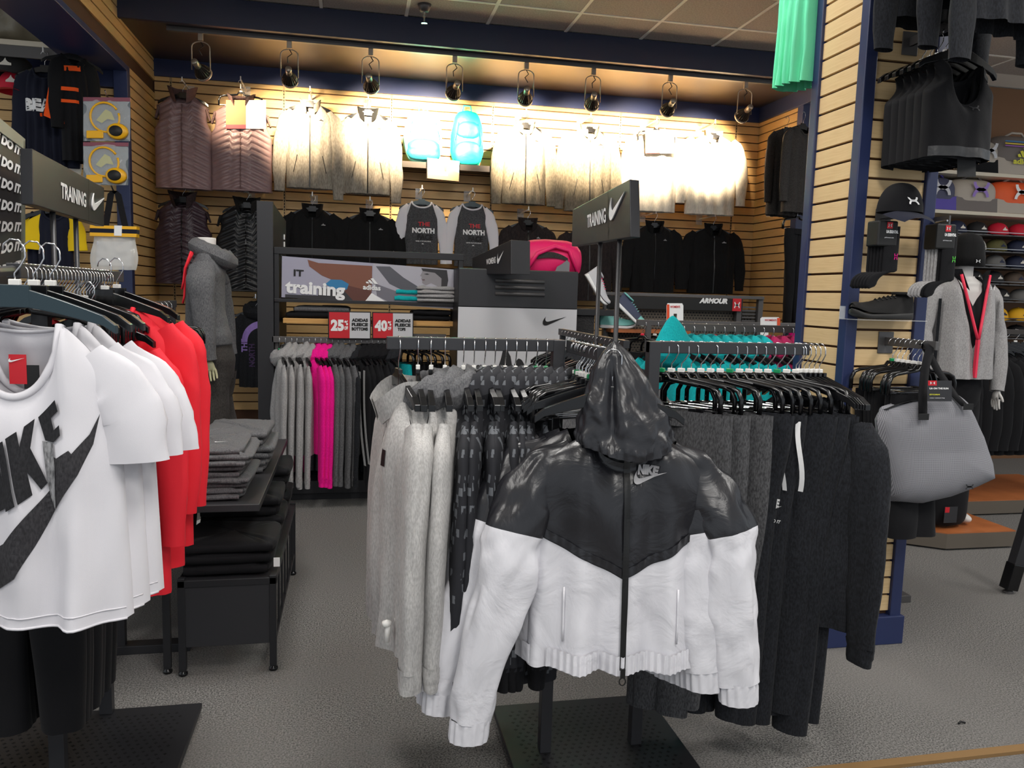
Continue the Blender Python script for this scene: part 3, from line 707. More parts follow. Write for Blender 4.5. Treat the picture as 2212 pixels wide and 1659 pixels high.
# lower row
V2 = dict(V)
V2['zipm'] = 'zip'
hung(395, 428, 612, 62, 'dark plum quilted vest in the lower row beside the left corner', 'vest', name='quilted_vest', bm='plum quilt', cm='plum fur', seed=9, slope=.11, **V2)
hung(533, 440, 628, 66, 'black quilted vest half hidden by the tall grey post', 'vest', name='quilted_vest', bm='black quilt', cm='black fur', seed=10, slope=.11, **V2)
t, B = hung(675, 448, 600, 52, 'black fleece jacket hanging left of the pair above the training banner', 'jacket', name='fleece_jacket', bm='black fleece', seed=11, slope=.08, slen=.45, mk=None, **J); dome(B, t, 'grey marl')
t, B = hung(799, 458, 610, 54, 'black fleece jacket hanging right of the pair above the training banner', 'jacket', name='fleece_jacket', bm='black fleece', seed=12, slope=.09, slen=.45, **J); dome(B, t, 'grey marl')
for cx, yt, lb, sd in ((911, 433, 'left', 13), (1020, 438, 'right', 14)):
    t, B = hung(cx, yt, yt+138, 37, f'grey raglan shirt with white sleeves and block lettering, {lb} of the two', 'shirt', name='raglan_shirt', hl=f'{lb} raglan shirt', kind='long', bm='dark grey marl', sm='white cotton', cm='white cotton', seed=sd, slope=.07, slen=.46, sw=.06, spread=.05, neck=.085, ndf=.05, T=.035, hm='bluepl')
    # raglan panels over the shoulders
    for s in (-1, 1):
        b = MB(local=True)
        def fn(u, v, s=s):
            a_ = s*(B.neck/B.sh*(1.0)+(1-B.neck/B.sh)*u); tt = 1-v*.26*u**.8
            p = B.pt(a_, tt, -1); return (p[0], p[1]-.004, p[2]+.003)
        b.grid(fn, 10, 8).build('raglan_panel', M['white cotton'], t, smooth=True)
    B.decal(text2d('THE', .03), .02, -.20, .10, .035, 1).build('lettering', M['red'], t)
    B.decal(text2d('NORTH', .05), .015, -.255, .19, .045, 1).build('lettering', M['white'], t)
    B.decal(text2d('FACE', .04), .03, -.31, .13, .045, 1).build('lettering', M['black'], t)
    B.decal(text2d('NEVER STOP EXPLORING', .02), .015, -.345, .13, .009, 0).build('small_lettering', M['white'], t)
    B.decal(DOME, .01, -.365, .02, .01, 0).build('chest_mark', M['white'], t)
for cx, yt, yh, hw, m_, lb, sd in ((1140, 478, 610, 46, 'brown black fleece', 'dark brown fleece jacket with open collar, left of the right standing header sign', 15), (1272, 492, 650, 54, 'brown black fleece', 'dark brown fleece jacket hanging behind the two poles of the header sign', 16),
                             (1414, 484, 632, 48, 'black fleece', 'left black quarter zip fleece, above the red-marked rack header', 17), (1541, 490, 634, 50, 'black fleece', 'right black quarter zip fleece, above the red-marked rack header', 18)):
    t, B = hung(cx, yt, yh, hw, lb, 'jacket', name='fleece_jacket', bm=m_, seed=sd, slope=.08, slen=.5, **J); dome(B, t, 'grey marl')
# bottom-left hoodie behind the mannequin
t, B = hung(553, 668, 835, 38, 'dark grey hoodie with large lilac lettering hanging low beside the tall grey post', 'hoodie', name='hoodie', kind='hoodie', bm='charcoal marl', seed=19, slope=.08, slen=.5, sw=.06)
B.decal(poly2d(arc(0, 0, .68, 1, R(90), R(180), 1.1, 12)), -.03, -.18, .16, .17, 1).build('arc_print', M['lilac'], t)
B.decal(text2d('THE', .04), -.09, -.30, .11, .05, 1, rot=R(90)).build('lettering', M['lilac'], t)
B.decal(text2d('NORTH', .04), -.03, -.38, .19, .05, 1, rot=R(90)).build('lettering', mat('print plum', (70, 50, 90), .7), t)
# grey tops and black leggings on the right wall
for i, (px, yt, yh, hw) in enumerate(((1700, 278, 468, 22), (1735, 270, 462, 26))):
    Y = 6.75-.12*i; p = aX(px, yt, 3.62-.0*i); Lh = p[2]-float(aY(px, yh, p[1])[2])
    t, B = garment('sweatshirt', f'grey sweatshirt hanging by the right wall behind the pillar, {"left" if i == 0 else "right"} one', 'sweatshirt', L=Lh, W=.2, bm='charcoal knit', kind='long', seed=20+i, slen=.55, T=.05)
    t.location = p; t.rotation_euler = (0, 0, R(25)); hanger('top', p, f'black hanger of the {"left" if i == 0 else "right"} grey sweatshirt by the right wall', rz=R(25), mk=None)
    faceout(p[0], p[1], p[2]+.104, f'faceout bracket of the {"left" if i == 0 else "right"} grey sweatshirt by the right wall', y1=6.45) if False else None
p = aX(1722, 480, 3.62)
t = pants('leggings', 'black leggings with pink ends hanging below the grey sweatshirts by the right wall', L=.80, W=.13, bm='black cotton', taper=.3); t.location = (p[0], p[1], p[2]-.06); t.rotation_euler = (0, 0, R(20)); faceout(p[0], p[1], p[2]+.144, 'faceout bracket of the black leggings by the right wall', y1=6.5)
MB(local=True).lathe([(.035, -.78), (.03, -.82), (.025, -.95), (.0, -.97)], (0.03, 0, 0), 14).build('sock', M['pink fleece'], t, smooth=True)
hanger('clip', (p[0], p[1], p[2]+.04), 'clip hanger of the black leggings by the right wall', rz=R(20), mk=None)
# ================================================================ perforated base, gondola racks
def rack_base(t, x0, x1, y0, y1, z=.035):
    MB().box((x0, y0, z-.02), (x1, y1, z)).build('base_plate', M['charcoal2'], t, bevel=.003)
    b = MB(); y = y0+.05; r = 0
    while y < y1-.04:
        x = x0+.05+(.011 if r % 2 else 0)
        while x < x1-.05: b.box((x-.0055, y-.0018, z+.0004), (x+.0055, y+.0018, z+.0008)).box((x-.0018, y-.0055, z+.0004), (x+.0018, y+.0055, z+.0008)); x += .026
        y += .022; r += 1
    b.build('perforations', M['black'], t)['kind'] = 'stuff'
    for (x, y) in ((x0+.03, y0+.03), (x1-.03, y0+.03), (x0+.03, y1-.03), (x1-.03, y1-.03)):
        MB().lathe([(.016, 0), (.018, .004), (.018, .012), (.008, .015)], (x, y, 0), 12).build('foot', M['blackpl'], t, smooth=True)
# ---- left rack (white tops, red tops)
LZ = 1.502
t = thing('clothing_rack', 'dark metal clothing rack at the left edge, under the white and red tops', 'rack', (-.79, 2.3, 0))
rack_base(t, -1.38, -.495, 1.85, 2.73)
for y in (2.27, 2.71): MB().box((-.812, y-.016, .035), (-.772, y+.016, LZ-.002)).build('post', M['charcoal'], t, bevel=.002)
MB().box((-.806, 2.10, LZ-.036), (-.774, 2.98, LZ)).build('hang_bar', M['charcoal'], t, bevel=.002)
MB().tube([(-.79, 2.1, LZ-.018), (-.79, 1.9, LZ-.03), (-.79, 1.72, LZ-.045)], .012, 8).build('front_arm', M['charcoal'], t, smooth=True)
# white tees facing the camera
def place(t, p, rz=0, tilt=0): t.location = p; t.rotation_euler = (tilt, 0, rz); return t
TX = float(aY(36, 700, 1.80)[0])
pz = 1.385
specs = [(1.80, 0, 'front white cropped tee with large dark block lettering and swoosh, at the left edge', .20), (1.86, .014, 'white tee directly behind the front lettered white tee', .205), (1.92, .026, 'rearmost of the three white tees at the left edge', .21)]
for i, (y, dx, lb, W) in enumerate(specs):
    t, B = garment('tee_shirt', lb, 'shirt', L=.64-.005*i, W=W, hem=W+.015, sh=.175, bm='white cotton', kind='tee', seed=30+i, slen=.20, spread=.03, T=.055, neck=.088, ndf=.15, slope=.10, fold=.016, nf=4, nx=44, nt=50, fwd=-.01)
    place(t, (TX+dx, y, pz), R(-4))
    if i == 0:
        c_, s_ = math.cos(R(4)), math.sin(R(4))
        def pxd(pts, m, nm, off):
            L_ = []
            for px, py in pts:
                q = aY(px, py, y-.055); L_.append(((q[0]-TX-dx)*5, (q[2]-pz)*5))
            mark_b = mark(MB(local=True), (L_, [tuple(range(len(L_)))]), lambda u, v: B.surf(u/5, v/5, off), 4); mark_b.build(nm, M[m], t)
        SW = [(-150, 1240), (-120, 1180), (-90, 1190), (-40, 1205), (18, 1171), (62, 1120), (116, 1056), (122, 985), (131, 988), (157, 971), (164, 978), (196, 939), (213, 896), (204, 960), (178, 1023), (150, 1065), (127, 1100), (88, 1175), (48, 1241), (0, 1274), (-60, 1295), (-120, 1290)]
        pxd(SW, 'print dark', 'swoosh_print', .003)
        for L_ in ([(-75, 1000), (-48, 986), (-28, 1045), (-28, 975), (-8, 964), (28, 1092), (2, 1106), (-22, 1040), (-14, 1118), (-38, 1130)],
                   [(-4, 961), (10, 953), (52, 1086), (28, 1100)], [(16, 948), (41, 932), (51, 964), (55, 922), (75, 906), (72, 967), (111, 1041), (98, 1055), (70, 1016), (83, 1065), (58, 1083)],
                   [(122, 864), (130, 888), (112, 904), (121, 929), (135, 917), (139, 939), (122, 955), (101, 952), (82, 903)]): pxd(L_, 'print black', 'lettering', .0055)
        pxd([(94, 953), (120, 957), (129, 1009), (130, 1100), (119, 1072), (108, 1027)], 'print glitter', 'glitter_print', .0045)
        tg = MB(local=True).box((-.024, .012, -.140), (.010, .0135, -.078)); tg.build('care_label', M['red'], t)
        MB(local=True).box((.004, .0125, -.150), (.034, .0145, -.10)).build('brand_label', M['black'], t)
        mk_ = mark(MB(local=True), SWOOSH, lambda u, v: Vector((-.024+u*.032, .010, -.094+v*.009))); mk_.build('label_mark', M['white'], t)
    for nm_, tt_ in (('hem_seam', .045), ('hem_edge', .0)): MB(local=True).tube([tuple(Vector(B.pt(-.97+1.94*k/40, tt_, -1))+Vector((0, -.001, 0))) for k in range(41)], .0016 if tt_ else .0028, 5).build(nm_, M['white cotton'], t, smooth=True)
    if i == 1:
        B.decal(poly2d([(0, 0), (.7, 1), (1, 1), (.3, 0)]), .155, -.26, .10, .16, 1).build('lettering', M['print dark'], t)
    hanger('top', (TX+dx, y, pz+.055), ['blue-black hanger of the front white tee at the left edge', 'hanger of the white tee behind the front one', 'hanger of the rearmost white tee'][i], rz=R(-4), m='bluepl' if i == 0 else 'blackpl', mk='whitepl')
# clip hangers with black trousers along the bar
import itertools
rnd = random.Random(4)
proto = None; n = 26
for i in range(n):
    y = 2.13+.028*i; sz = LZ-.103; rz = R(rnd.uniform(-9, 9)); mk = 'greenpl' if i in (5, 13) else 'whitepl'
    hanger('clip' if i < 16 else 'top', (-.79, y, sz), f'{ordw(i)} {"clip" if i < 16 else "black"} hanger from the front on the left rack bar', rz=rz, mk=mk)
    if i < 9:
        if proto is None: o = proto = pants('trousers', 'x', L=.98, W=.165, bm='black cotton', seed=2)
        else: o = copy_tree(proto)
        place(o, (-.79+rnd.uniform(-.005, .005), y, sz-.105), rz); o['label'] = f'{ordw(i)} pair of black trousers from the front on the left rack'; o['group'] = 'black trousers on the left rack'
# red long-sleeve tops
def red_top(x, y, z, rz, L, lb, sd, mark_=True, W=.21):
    t, B = garment('long_sleeve_top', lb, 'shirt', L=L+.08, W=W, bm='red jersey', kind='long', seed=sd, slen=.54, sw=.065, spread=.02, T=.045, neck=.07, slope=.10, fold=.014, nf=4, fwd=-.03)
    place(t, (x, y, z), rz)
    if mark_: B.decal(SWOOSH, .115, -.165, .028, .012, 0, rot=R(12)).build('chest_mark', M['orange mark'], t)
    return t
for i, (x, y, z, L, lb) in enumerate(((-.735, 2.52, 1.33, .72, 'front red long sleeve top with small orange swoosh'), (-.715, 2.62, 1.40, .74, 'second red long sleeve top, half behind the front red one'), (-.70, 2.69, 1.405, .70, 'rearmost of the three red tops on the left rack'))):
    t = red_top(x, y, z, R(-14), L, lb, 40+i)
    hanger('top', (x-.02, y, z+.03), f'hanger of the {lb.split(" ")[0]} red top on the left rack', rz=R(-14), mk='whitepl')
    MB(local=True).tube([(.14, -.05, -.52), (.14, -.055, -.56)], .009, 8, ry=.007).lathe([(.0, -.012), (.012, -.008), (.012, .0), (.0, .006)], (.142, -.062, -.565), 12).build('security_tag', M['whitepl'], t, smooth=True)
# a row of dark garments hanging under the white tees (back arm of the rack)
for i in range(6):
    o = copy_tree(proto); place(o, (-1.02+.05*i, 2.32+.07*(i % 3), 1.27), R(80)); o['label'] = f'{ordw(i)} pair of dark trousers low behind the white tees'; o['group'] = 'dark trousers behind the white tees'
# ---- main rack: windbreakers to the front, hoodies to the left, trousers to the right
MZ = 1.332; MY = 2.27
t = thing('clothing_rack', 'dark four-armed clothing rack in the middle, holding the black and white windbreakers', 'rack', (.75, MY, 0))
rack_base(t, .49, 1.06, 1.82, 2.56)
for x in (.605, .905): MB().box((x-.018, MY-.018, .035), (x+.018, MY+.018, MZ-.001)).build('post', M['charcoal'], t, bevel=.002)
MB().box((.605-.018, 2.53-.05, .035), (.605+.012, 2.53-.02, .9)).build('brace_post', M['charcoal'], t) if False else None
MB().box((.10, MY-.015, MZ-.036), (.605, MY+.015, MZ)).build('hang_bar', M['charcoal'], t, bevel=.002)
MB().box((.887, MY-.015, MZ-.036), (1.425, MY+.015, MZ)).build('hang_bar', M['charcoal'], t, bevel=.002)
MB().box((.625, 1.95, MZ-.036), (.652, MY-.016, MZ)).build('hang_bar', M['charcoal'], t, bevel=.002)
MB().box((.605, MY-.014, .60), (.905, MY+.014, .63)).build('cross_bar', M['charcoal'], t, bevel=.002)
# grey hoodies and camo hoodies on the left bar (edge on)
rnd = random.Random(7)
HB = MZ-.103
def side_hung(t, x, y, z, rz, lean=0): t.location = (x, y, z); t.rotation_euler = (0, lean, rz); return t
gl = [(.135, 'front'), (.19, 'second'), (.228, 'third'), (.268, 'fourth')]
for i, (x, w_) in enumerate(gl):
    a = R([-82, -94, -99, -97][i])
    t, B = garment('zip_hoodie', ['leftmost pale grey zip hoodie on the middle rack, turned to show its open collar', 'second pale grey zip hoodie from the left on the middle rack', 'third pale grey zip hoodie from the left on the middle rack', 'fourth pale grey hoodie, next to the patterned ones'][i], 'hoodie', L=.70, W=.235, bm='pale marl', cm='mid grey marl' if i else 'pale marl', kind='fleece' if i == 0 else 'hoodie', seed=50+i, slen=.60, sw=.075, spread=.03, T=.055, slope=.11, zipm='zip' if i == 0 else None, cuffm='pale marl', fold=.012, neck=.085)
    side_hung(t, x, MY-.01, HB-.05, a)
    if i == 0: ringlump(.10, .055, .0, .10, 3, .026, cy=.03, tilt=.03).build('hood', M['mid grey marl'], t, smooth=True) if False else None
    if i in (0, 2): MB(local=True).tube([(.20, -.06, -.60), (.20, -.065, -.655)], .010, 8, ry=.008).lathe([(.0, -.016), (.013, -.01), (.013, .0), (.0, .006)], (.20, -.065, -.60), 12).build('security_tag', M['whitepl'], t, smooth=True)
    B.decal(([(0, 0), (1, 0), (1, 1), (0, 1)], [(0, 1, 2, 3)]), .105, -.17, .045, .045, 1).build('chest_patch', M['black'], t)
    hanger('top', (x, MY-.0, HB), f'hanger of the {ordw(i)} pale grey hoodie from the left on the middle rack', rz=a, mk=None if i == 0 else 'whitepl')
proto = None
for i in range(9):
    x = .322+.031*i; a = R(-94+rnd.uniform(-5, 5))
    if proto is None:
        o, B = garment('patterned_hoodie', 'x', 'hoodie', L=.80, W=.23, bm='camo knit', kind='hoodie', seed=61, slen=.62, sw=.07, T=.045, slope=.11, cuffm='black cotton'); proto = o
    else: o = copy_tree(proto)
    side_hung(o, x, MY-.01, HB-.045, a); o['label'] = f'{ordw(i)} black and grey block-patterned hoodie from the left on the middle rack'; o['group'] = 'patterned hoodies on the middle rack'
    hanger('top', (x, MY, HB), f'hanger of the {ordw(i)} patterned hoodie from the left', rz=a, mk='greenpl' if i > 6 else 'whitepl')
# trousers on the right bar
proto = {}
xs = [.935+.0325*i for i in range(15)]
for i, x in enumerate(xs):
    a = R(rnd.uniform(-58, -18)) if i < 10 else R(rnd.uniform(-66, -40)); grey = i < 6; k = 'dark grey marl' if grey else 'charcoal marl'
    if k not in proto:
        o = proto[k] = pants('trousers', 'x', L=1.0 if not grey else .95, W=.165, bm=k, seed=5 if grey else 8, T=.020)
    else: o = copy_tree(proto[k])
    side_hung(o, x+.02, MY-.02+rnd.uniform(-.03, .02), HB-.105, a); o.scale = (rnd.uniform(.9, 1.12), rnd.uniform(.8, 1.25), rnd.uniform(.9, 1.03)); o['group'] = 'joggers on the right arm of the middle rack'
    o['label'] = f'{ordw(i if grey else i-6)} pair of {"grey" if grey else "charcoal"} joggers from the left, right arm of the middle rack'
    hanger('clip', (x, MY, HB), f'{ordw(i)} clip hanger from the left on the right rack arm', rz=a, mk='greenpl' if i in (0, 7, 12) else 'whitepl')
    if i in (4, 7, 10, 11):
        b = MB(local=True); x0 = .10
        b.grid(lambda u, v: (x0+(u-.5)*.014+.012*math.sin(v*4+i), -.052-.012*math.sin(v*3), -.02-v*(.22 if i != 7 else .17)), 1, 10); b.build('drawstring', M['white'], o)
    if i in (5, 10):
        B2 = Body(1.0, .165, T=.05); b = MB(local=True)
        mark(b, SWOOSH, lambda u, v: Vector((.055+u*.06, -.075, -.315+v*.03))); b.build('logo_print', M['white'], o)
        mark(MB(local=True), text2d('NIKE', .06, .2), lambda u, v: Vector((.058+u*.05, -.075, -.293+v*.028))).build('lettering', M['white'], o)
        mark(MB(local=True), text2d('JUST DO IT', .03, .2), lambda u, v: Vector((.045+u*.07, -.075, -.345+v*.014))).build('lettering', M['white'], o)
for i in range(5):
    x = 1.41+.018*i; a = R(-62-4*i)
    if i == 0: o, B = garment('pullover', 'x', 'pullover', L=.72, W=.23, bm='charcoal marl', kind='long', seed=70, slen=.62, sw=.07, T=.045, slope=.12, cuffm='charcoal marl'); proto['h'] = o
    else: o = copy_tree(proto['h'])
    side_hung(o, x, MY+.0, HB-.05, a); o['label'] = f'{ordw(i)} charcoal pullover from the left at the end of the right rack arm'; o['group'] = 'charcoal pullovers on the middle rack'
    hanger('top', (x-.01, MY, HB), f'hanger of the {ordw(i)} charcoal pullover at the right rack arm end', rz=a)
# windbreakers on the front arm
def windbreaker(lb, x, y, z, rz, seed, hero=False, sleeves=(-1, 1), mirror=1):
    L = .62; W = .225; yk = lambda q: -.345-.055*(1-min(1, abs(q)/.2))+.0
    t, B = garment('windbreaker', lb, 'jacket', L=L, W=W, hem=.235, sh=.215, bm='white nylon', bm2='black nylon', split=lambda q: -.272-.10*(1-min(1, abs(q)/.21)), kind='none', seed=seed, T=.07, neck=.08, slope=.075, fold=.019, nf=4, nx=60 if hero else 30, nt=90 if hero else 44, hemc=.0, dropb=.05)
    for s in (-1, 1):
        sx = .375 if s < 0 else .325; sz_ = -.80 if s < 0 else -.70
        if not hero: sx += (.02 if s < 0 else -.03); sz_ += .03
        pth = [(s*.13, .012, -.052), (s*.20, .01, -.105), (s*.248, -.01, -.185), (s*.272, -.03, -.265), (s*.285, -.038, -.34), (s*(.30+(sx-.33)*.4), -.045, -.47), (s*(sx-.012), -.05, sz_+.13), (s*sx, -.05, sz_+.04)]
        g_ = tubecloth(pth, [.022, .052, .070, .077, .078, .072, .058, .050], [.018, .034, .044, .048, .048, .042, .036, .034], seed+s, nv=70 if hero else 35, nu=36, amp=.030)
        nv_ = 70 if hero else 35; g_.mi = [0 if (k//36)/nv_ < 3/7 else 1 for k in range(len(g_.f))]
        lo = g_.build('sleeve', [M['black nylon'], M['white nylon']], t, smooth=True)
        def cf(u, v, s=s, sx=sx, sz_=sz_):
            an = 2*math.pi*u; r = 1+.07*math.sin(an*13)*(1 if .1 < v < .95 else .4)
            return (s*(sx+.004*v)+.05*r*math.cos(an), -.05+.034*r*math.sin(an), sz_+.045-.06*v)
        MB(local=True).grid(cf, 70, 6, closed=True).build('cuff', M['white nylon'], lo, smooth=True)
    # gathered waistband
    def wbnd(u, v):
        a_ = -1+2*u; p = B.surf(a_*.185, -L+.055-.05*v, .006); return (p[0], p[1]-.003*math.sin(a_*75)-.004, p[2])
    MB(local=True).grid(wbnd, 240 if hero else 60, 4).build('waistband', M['white nylon'], t, smooth=True)
    # raised yoke seam band following the chevron
    for s in (-1, 1):
        def ys(u, v, s=s):
            xx = s*(.004+.205*u); z0 = -.272-.10*(1-min(1, abs(xx)/.21)); return B.surf(xx, z0+.004+.022*v, .004+.002*math.sin(u*60)*v)
        MB(local=True).grid(ys, 60, 3).build('yoke_band', M['black nylon'], t, smooth=True)
    if hero:
        B.decal(SWOOSH, .062, -.115, .082, .033, 1, off=.006).build('logo_print', M['grey print'], t)
        B.decal(text2d('NIKE', .07, .22), .058, -.097, .052, .024, 1, off=.0065).build('lettering', M['grey print'], t)
        b = MB(local=True); b.grid(lambda u, v: B.surf((u-.5)*.015+.004, -.60+.56*v, .009), 2, 60).build('zipper', M['zip'], t)
        b = MB(local=True); p = Vector(B.surf(.004, -.605, .012)); b.box((p.x-.006, p.y-.004, p.z-.012), (p.x+.006, p.y+.003, p.z+.012))
        b.tube([(p.x+.008*math.cos(k*math.pi/6), p.y, p.z-.022+.010*math.sin(k*math.pi/6)) for k in range(13)], .0018, 6, cap=False); b.build('zip_pull', M['zip'], t)
        for s in (-1, 1):
            MB(local=True).tube([B.surf(s*.145, -.40-.14*k, .004) for k in (0, .25, .5, .75, 1)], .0028, 6).build('pocket_zip', M['white nylon'], t, smooth=True)
    place(t, (x, y, z), rz); return t, B
M['grey print'] = mat('grey print', (170, 168, 170), .5)
hx = aY(1345, 935, 1.90)
HXX, HZZ = float(hx[0]), float(hx[2])+.012
windbreaker('front black and white hooded windbreaker with chevron yoke and swoosh logo', HXX, 1.90, HZZ, R(-8), 81, hero=True)
# hood pulled up over the hanger hook
hd = thing('x', 'x', 'x'); bpy.data.objects.remove(hd)
def hood_fn(u, v):
    an = 2*math.pi*u; c, s_ = math.cos(an), math.sin(an)
    prof = [(0, .122), (.06, .122), (.16, .116), (.3, .108), (.45, .094), (.6, .074), (.75, .054), (.88, .034), (.96, .016), (1, .0)]
    for (a0, r0), (a1, r1) in zip(prof[:-1], prof[1:]):
        if v <= a1: r = r0+(r1-r0)*(v-a0)/(a1-a0); break
    front = max(0, -s_); k = 1+.16*nz(c*1.6+4, s_*1.6, v*3.5)+.07*nz(c*4, s_*4+7, v*9)
    crease = -.022*math.exp(-((an-R(250))/.16)**2)*math.sin(math.pi*min(1, v*1.15))
    if v < .1: k += .03*math.sin(an*34)
    return (-.012*v*3+c*(r*k+crease), s_*(r*.62*k+crease)-.03+.01*v, -.035+.260*v+.012*math.sin(an*2+1)*(1-v)-.02*front*(1-v))
hero = [o for o in bpy.data.objects if o.get('label', '').startswith('front black and white hooded')][0]
ho = MB(local=True).grid(hood_fn, 150, 60, closed=True).build('hood', M['black nylon'], hero, smooth=True)
MB(local=True).tube([(.004+.001*k, -.03-.075+.018*k/3-.0, .0+.0*k) for k in range(2)], .001, 4)
for i in range(6):
    y = 1.955+.042*i; z = HZZ-.0-.004*i; dx = -.045-.011*i
    t, B = windbreaker(f'{ordw(i)} black and white windbreaker behind the front hooded one', HXX+dx, y, z, R(-14-2*i), 90+i) if i < 4 else (copy_tree(t), B)
    if i >= 4: t.location = (HXX+dx, y, z); t['label'] = f'{ordw(i)} black and white windbreaker behind the front hooded one'
    t['group'] = 'windbreakers behind the front one'
    hanger('top', (.638, y, MZ-.103), f'{ordw(i)} hanger from the front on the windbreaker arm', rz=R(-10+rnd.uniform(-8, 8)), mk=['whitepl', 'whitepl', 'greenpl'][i % 3])
for i in range(5):
    y = 2.10+.03*i
    hanger('clip', (.638, y-.04, MZ-.103), f'{ordw(i)} spare clip hanger deep on the windbreaker arm', rz=R(15+rnd.uniform(-8, 8)))
hanger('top', (.638, 1.86, MZ-.103), 'hanger inside the hood of the front windbreaker', rz=R(-8), mk=None)
# ================================================================ fixtures in the middle distance
Q01 = ([(0, 0), (1, 0), (1, 1), (0, 1)], [(0, 1, 2, 3)])
def rect(u0, v0, u1, v1): return ([(u0, v0), (u1, v0), (u1, v1), (u0, v1)], [(0, 1, 2, 3)])
def at(px, py, d): return Vector(CP+ray(px, py)*d)
def folded(name, label, cat, x0, x1, y0, y1, z, h, m, seed, group=None, rz=0):
    t = thing(name, label, cat, ((x0+x1)/2, (y0+y1)/2, z), group)
    w_, d_ = (x1-x0)/2, (y1-y0)/2
    def fn(u, v):
        an = 2*math.pi*u; ph = math.pi*(v-.5); c, s = math.cos(an), math.sin(an)
        e = lambda q, p: math.copysign(abs(q)**p, q)
        k = 1+.05*nz(c*2+seed, s*2, v*2); r = max(0, math.cos(ph))**.3
        zz = h*(.5+.5*e(math.sin(ph), .6)); 
        return (e(c, .32)*w_*r*k, e(s, .32)*d_*r*k, zz+.008*nz(c*3+seed, s*3, 1)*(1 if v > .5 else 0)*(v > .5)+.004*math.sin(an*3+seed)*(v > .3))
    MB(local=True).grid(fn, 48, 12, closed=True).build('folded_cloth', M[m], t, smooth=True, weld=True)
    def fold_(u, v): 
        an = math.pi*(v-.5); return ((-1+2*u)*w_*.93, -d_*.96-.010*math.cos(an)+.004*nz(u*4, seed, v), h*.52+h*.33*math.sin(an)+.003*nz(u*3, seed+2))
    MB(local=True).grid(fold_, 20, 6).build('fold', M[m], t, smooth=True)
    t.rotation_euler = (0, 0, rz); return t
# ---- adidas-type wall fixture: posts, frame, banner, shelves, rail
GY = 5.55
t = thing('display_fixture', 'tall charcoal post and framed shelving unit carrying the training banner', 'shelving', (.1, GY+.2, 0))
MB().box((-.612, GY-.03, 0), (-.508, GY+.02, 2.03)).build('post', M['charcoal'], t, bevel=.003)
MB().add([(-.508, GY, 1.1), (-.508, GY, 2.02), (-.508, GY+.03, 2.02), (-.508, GY+.03, 1.1), (-.45, GY+.3, 1.1), (-.45, GY+.3, 1.93), (-.46, GY+.33, 1.93), (-.46, GY+.33, 1.1)], [(0, 1, 2, 3), (4, 7, 6, 5), (0, 4, 5, 1), (3, 2, 6, 7), (1, 5, 6, 2), (0, 3, 7, 4)]).build('side_panel', M['charcoal2'], t)
for k in range(3): MB().box((-.462, GY+.24, 1.70+.05*k), (-.455, GY+.27, 1.735+.05*k)).build('side_mark', M['white'], t)
for x in (-.49, .755): MB().box((x-.016, GY, 0), (x+.016, GY+.04, 1.715)).build('upright', M['charcoal2'], t, bevel=.002)
MB().box((-.506, GY-.005, 1.69), (.775, GY+.045, 1.735)).build('top_rail', M['charcoal2'], t, bevel=.002)
MB().box((-.506, GY-.01, 1.37), (.775, GY+.33, 1.392)).build('shelf', M['charcoal2'], t, bevel=.002)
MB().box((-.45, GY-.0, 1.228), (.74, GY+.33, 1.262)).build('wood_shelf', M['shelfwood'], t, bevel=.002)
MB().box((-.52, GY-.03, 1.098), (.30, GY-.0, 1.138)).build('hang_rail', M['greymetal'], t, bevel=.002)
for x in (-.50, -.36, .28): MB().box((x, GY-.005, 1.05), (x+.018, GY+.3, 1.12)).build('rail_arm', M['greymetal'], t)
MB().box((-.50, GY-.03, .05), (.80, GY+.42, .14)).box((-.46, GY+.0, 0), (.76, GY+.40, .05)).build('plinth', M['charcoal'], t, bevel=.003)
MB().box((-.50, GY+.30, .14), (.76, GY+.31, .62)).build('back_panel', M['charcoal2'], t)
# banner
f = quadfn(aY(608, 642, GY+.01), aY(988, 668, GY+.01), aY(609, 553, GY+.01))
t = thing('banner', 'wide sports banner with brown arm, woman in profile and white lettering', 'banner', tuple(f(0, 0)))
MB().box((0, 0, 0), (1, 1, 1)).xf(lambda x, y, z: f(x, z)+Vector((0, y*.008, 0))).build('sheet', mat('print lavender', (160, 158, 176), .5), t)
sk = mat('print brown skin', (122, 74, 56), .5); gs = mat('print grey skin', (84, 84, 92), .5); dk = mat('print dark', (58, 57, 60), .8); blu = mat('print blue', (40, 120, 170), .5)
def pr_(name, poly, m, o): mark(MB(), (poly, [tuple(range(len(poly)))]), lambda u, v: f(u, v)+Vector((0, -o, 0))).build(name, m, t)
pr_('arm_print', [(.14, .96), (.2, .9), (.5, .93), (.5, .28), (.34, .42), (.22, .60), (.15, .80)], sk, .0015)
pr_('elbow_print', [(.30, .45), (.50, .30), (.50, .02), (.40, .02), (.36, .2)], mat('print deep brown', (92, 50, 40), .5), .002)
pr_('ball_print', [(.24, .40), (.27, .52), (.33, .53), (.37, .44), (.36, .3), (.28, .3)], blu, .0025)
pr_('floor_print', [(.2, .3), (.36, .25), (.44, .0), (.02, .0), (.02, .08), (.2, .1)], dk, .0018)
pr_('panel_print', [(.505, 0), (1, 0), (1, 1), (.505, 1)], mat('print pale grey', (172, 170, 180), .5), .001)
pr_('forearm_print', [(.52, .93), (.60, .95), (.68, .70), (.80, .42), (.97, .38), (.99, .22), (.86, .16), (.72, .30), (.60, .52)], gs, .002)
pr_('torso_print', [(.52, .50), (.66, .32), (.9, .22), (.98, .10), (.98, .02), (.62, .02), (.53, .2)], mat('print mid grey', (112, 110, 120), .5), .0018)
pr_('hair_print', [(.78, .97), (.93, .97), (.94, .72), (.93, .45), (.90, .55), (.90, .75), (.86, .88), (.79, .90)], dk, .0035)
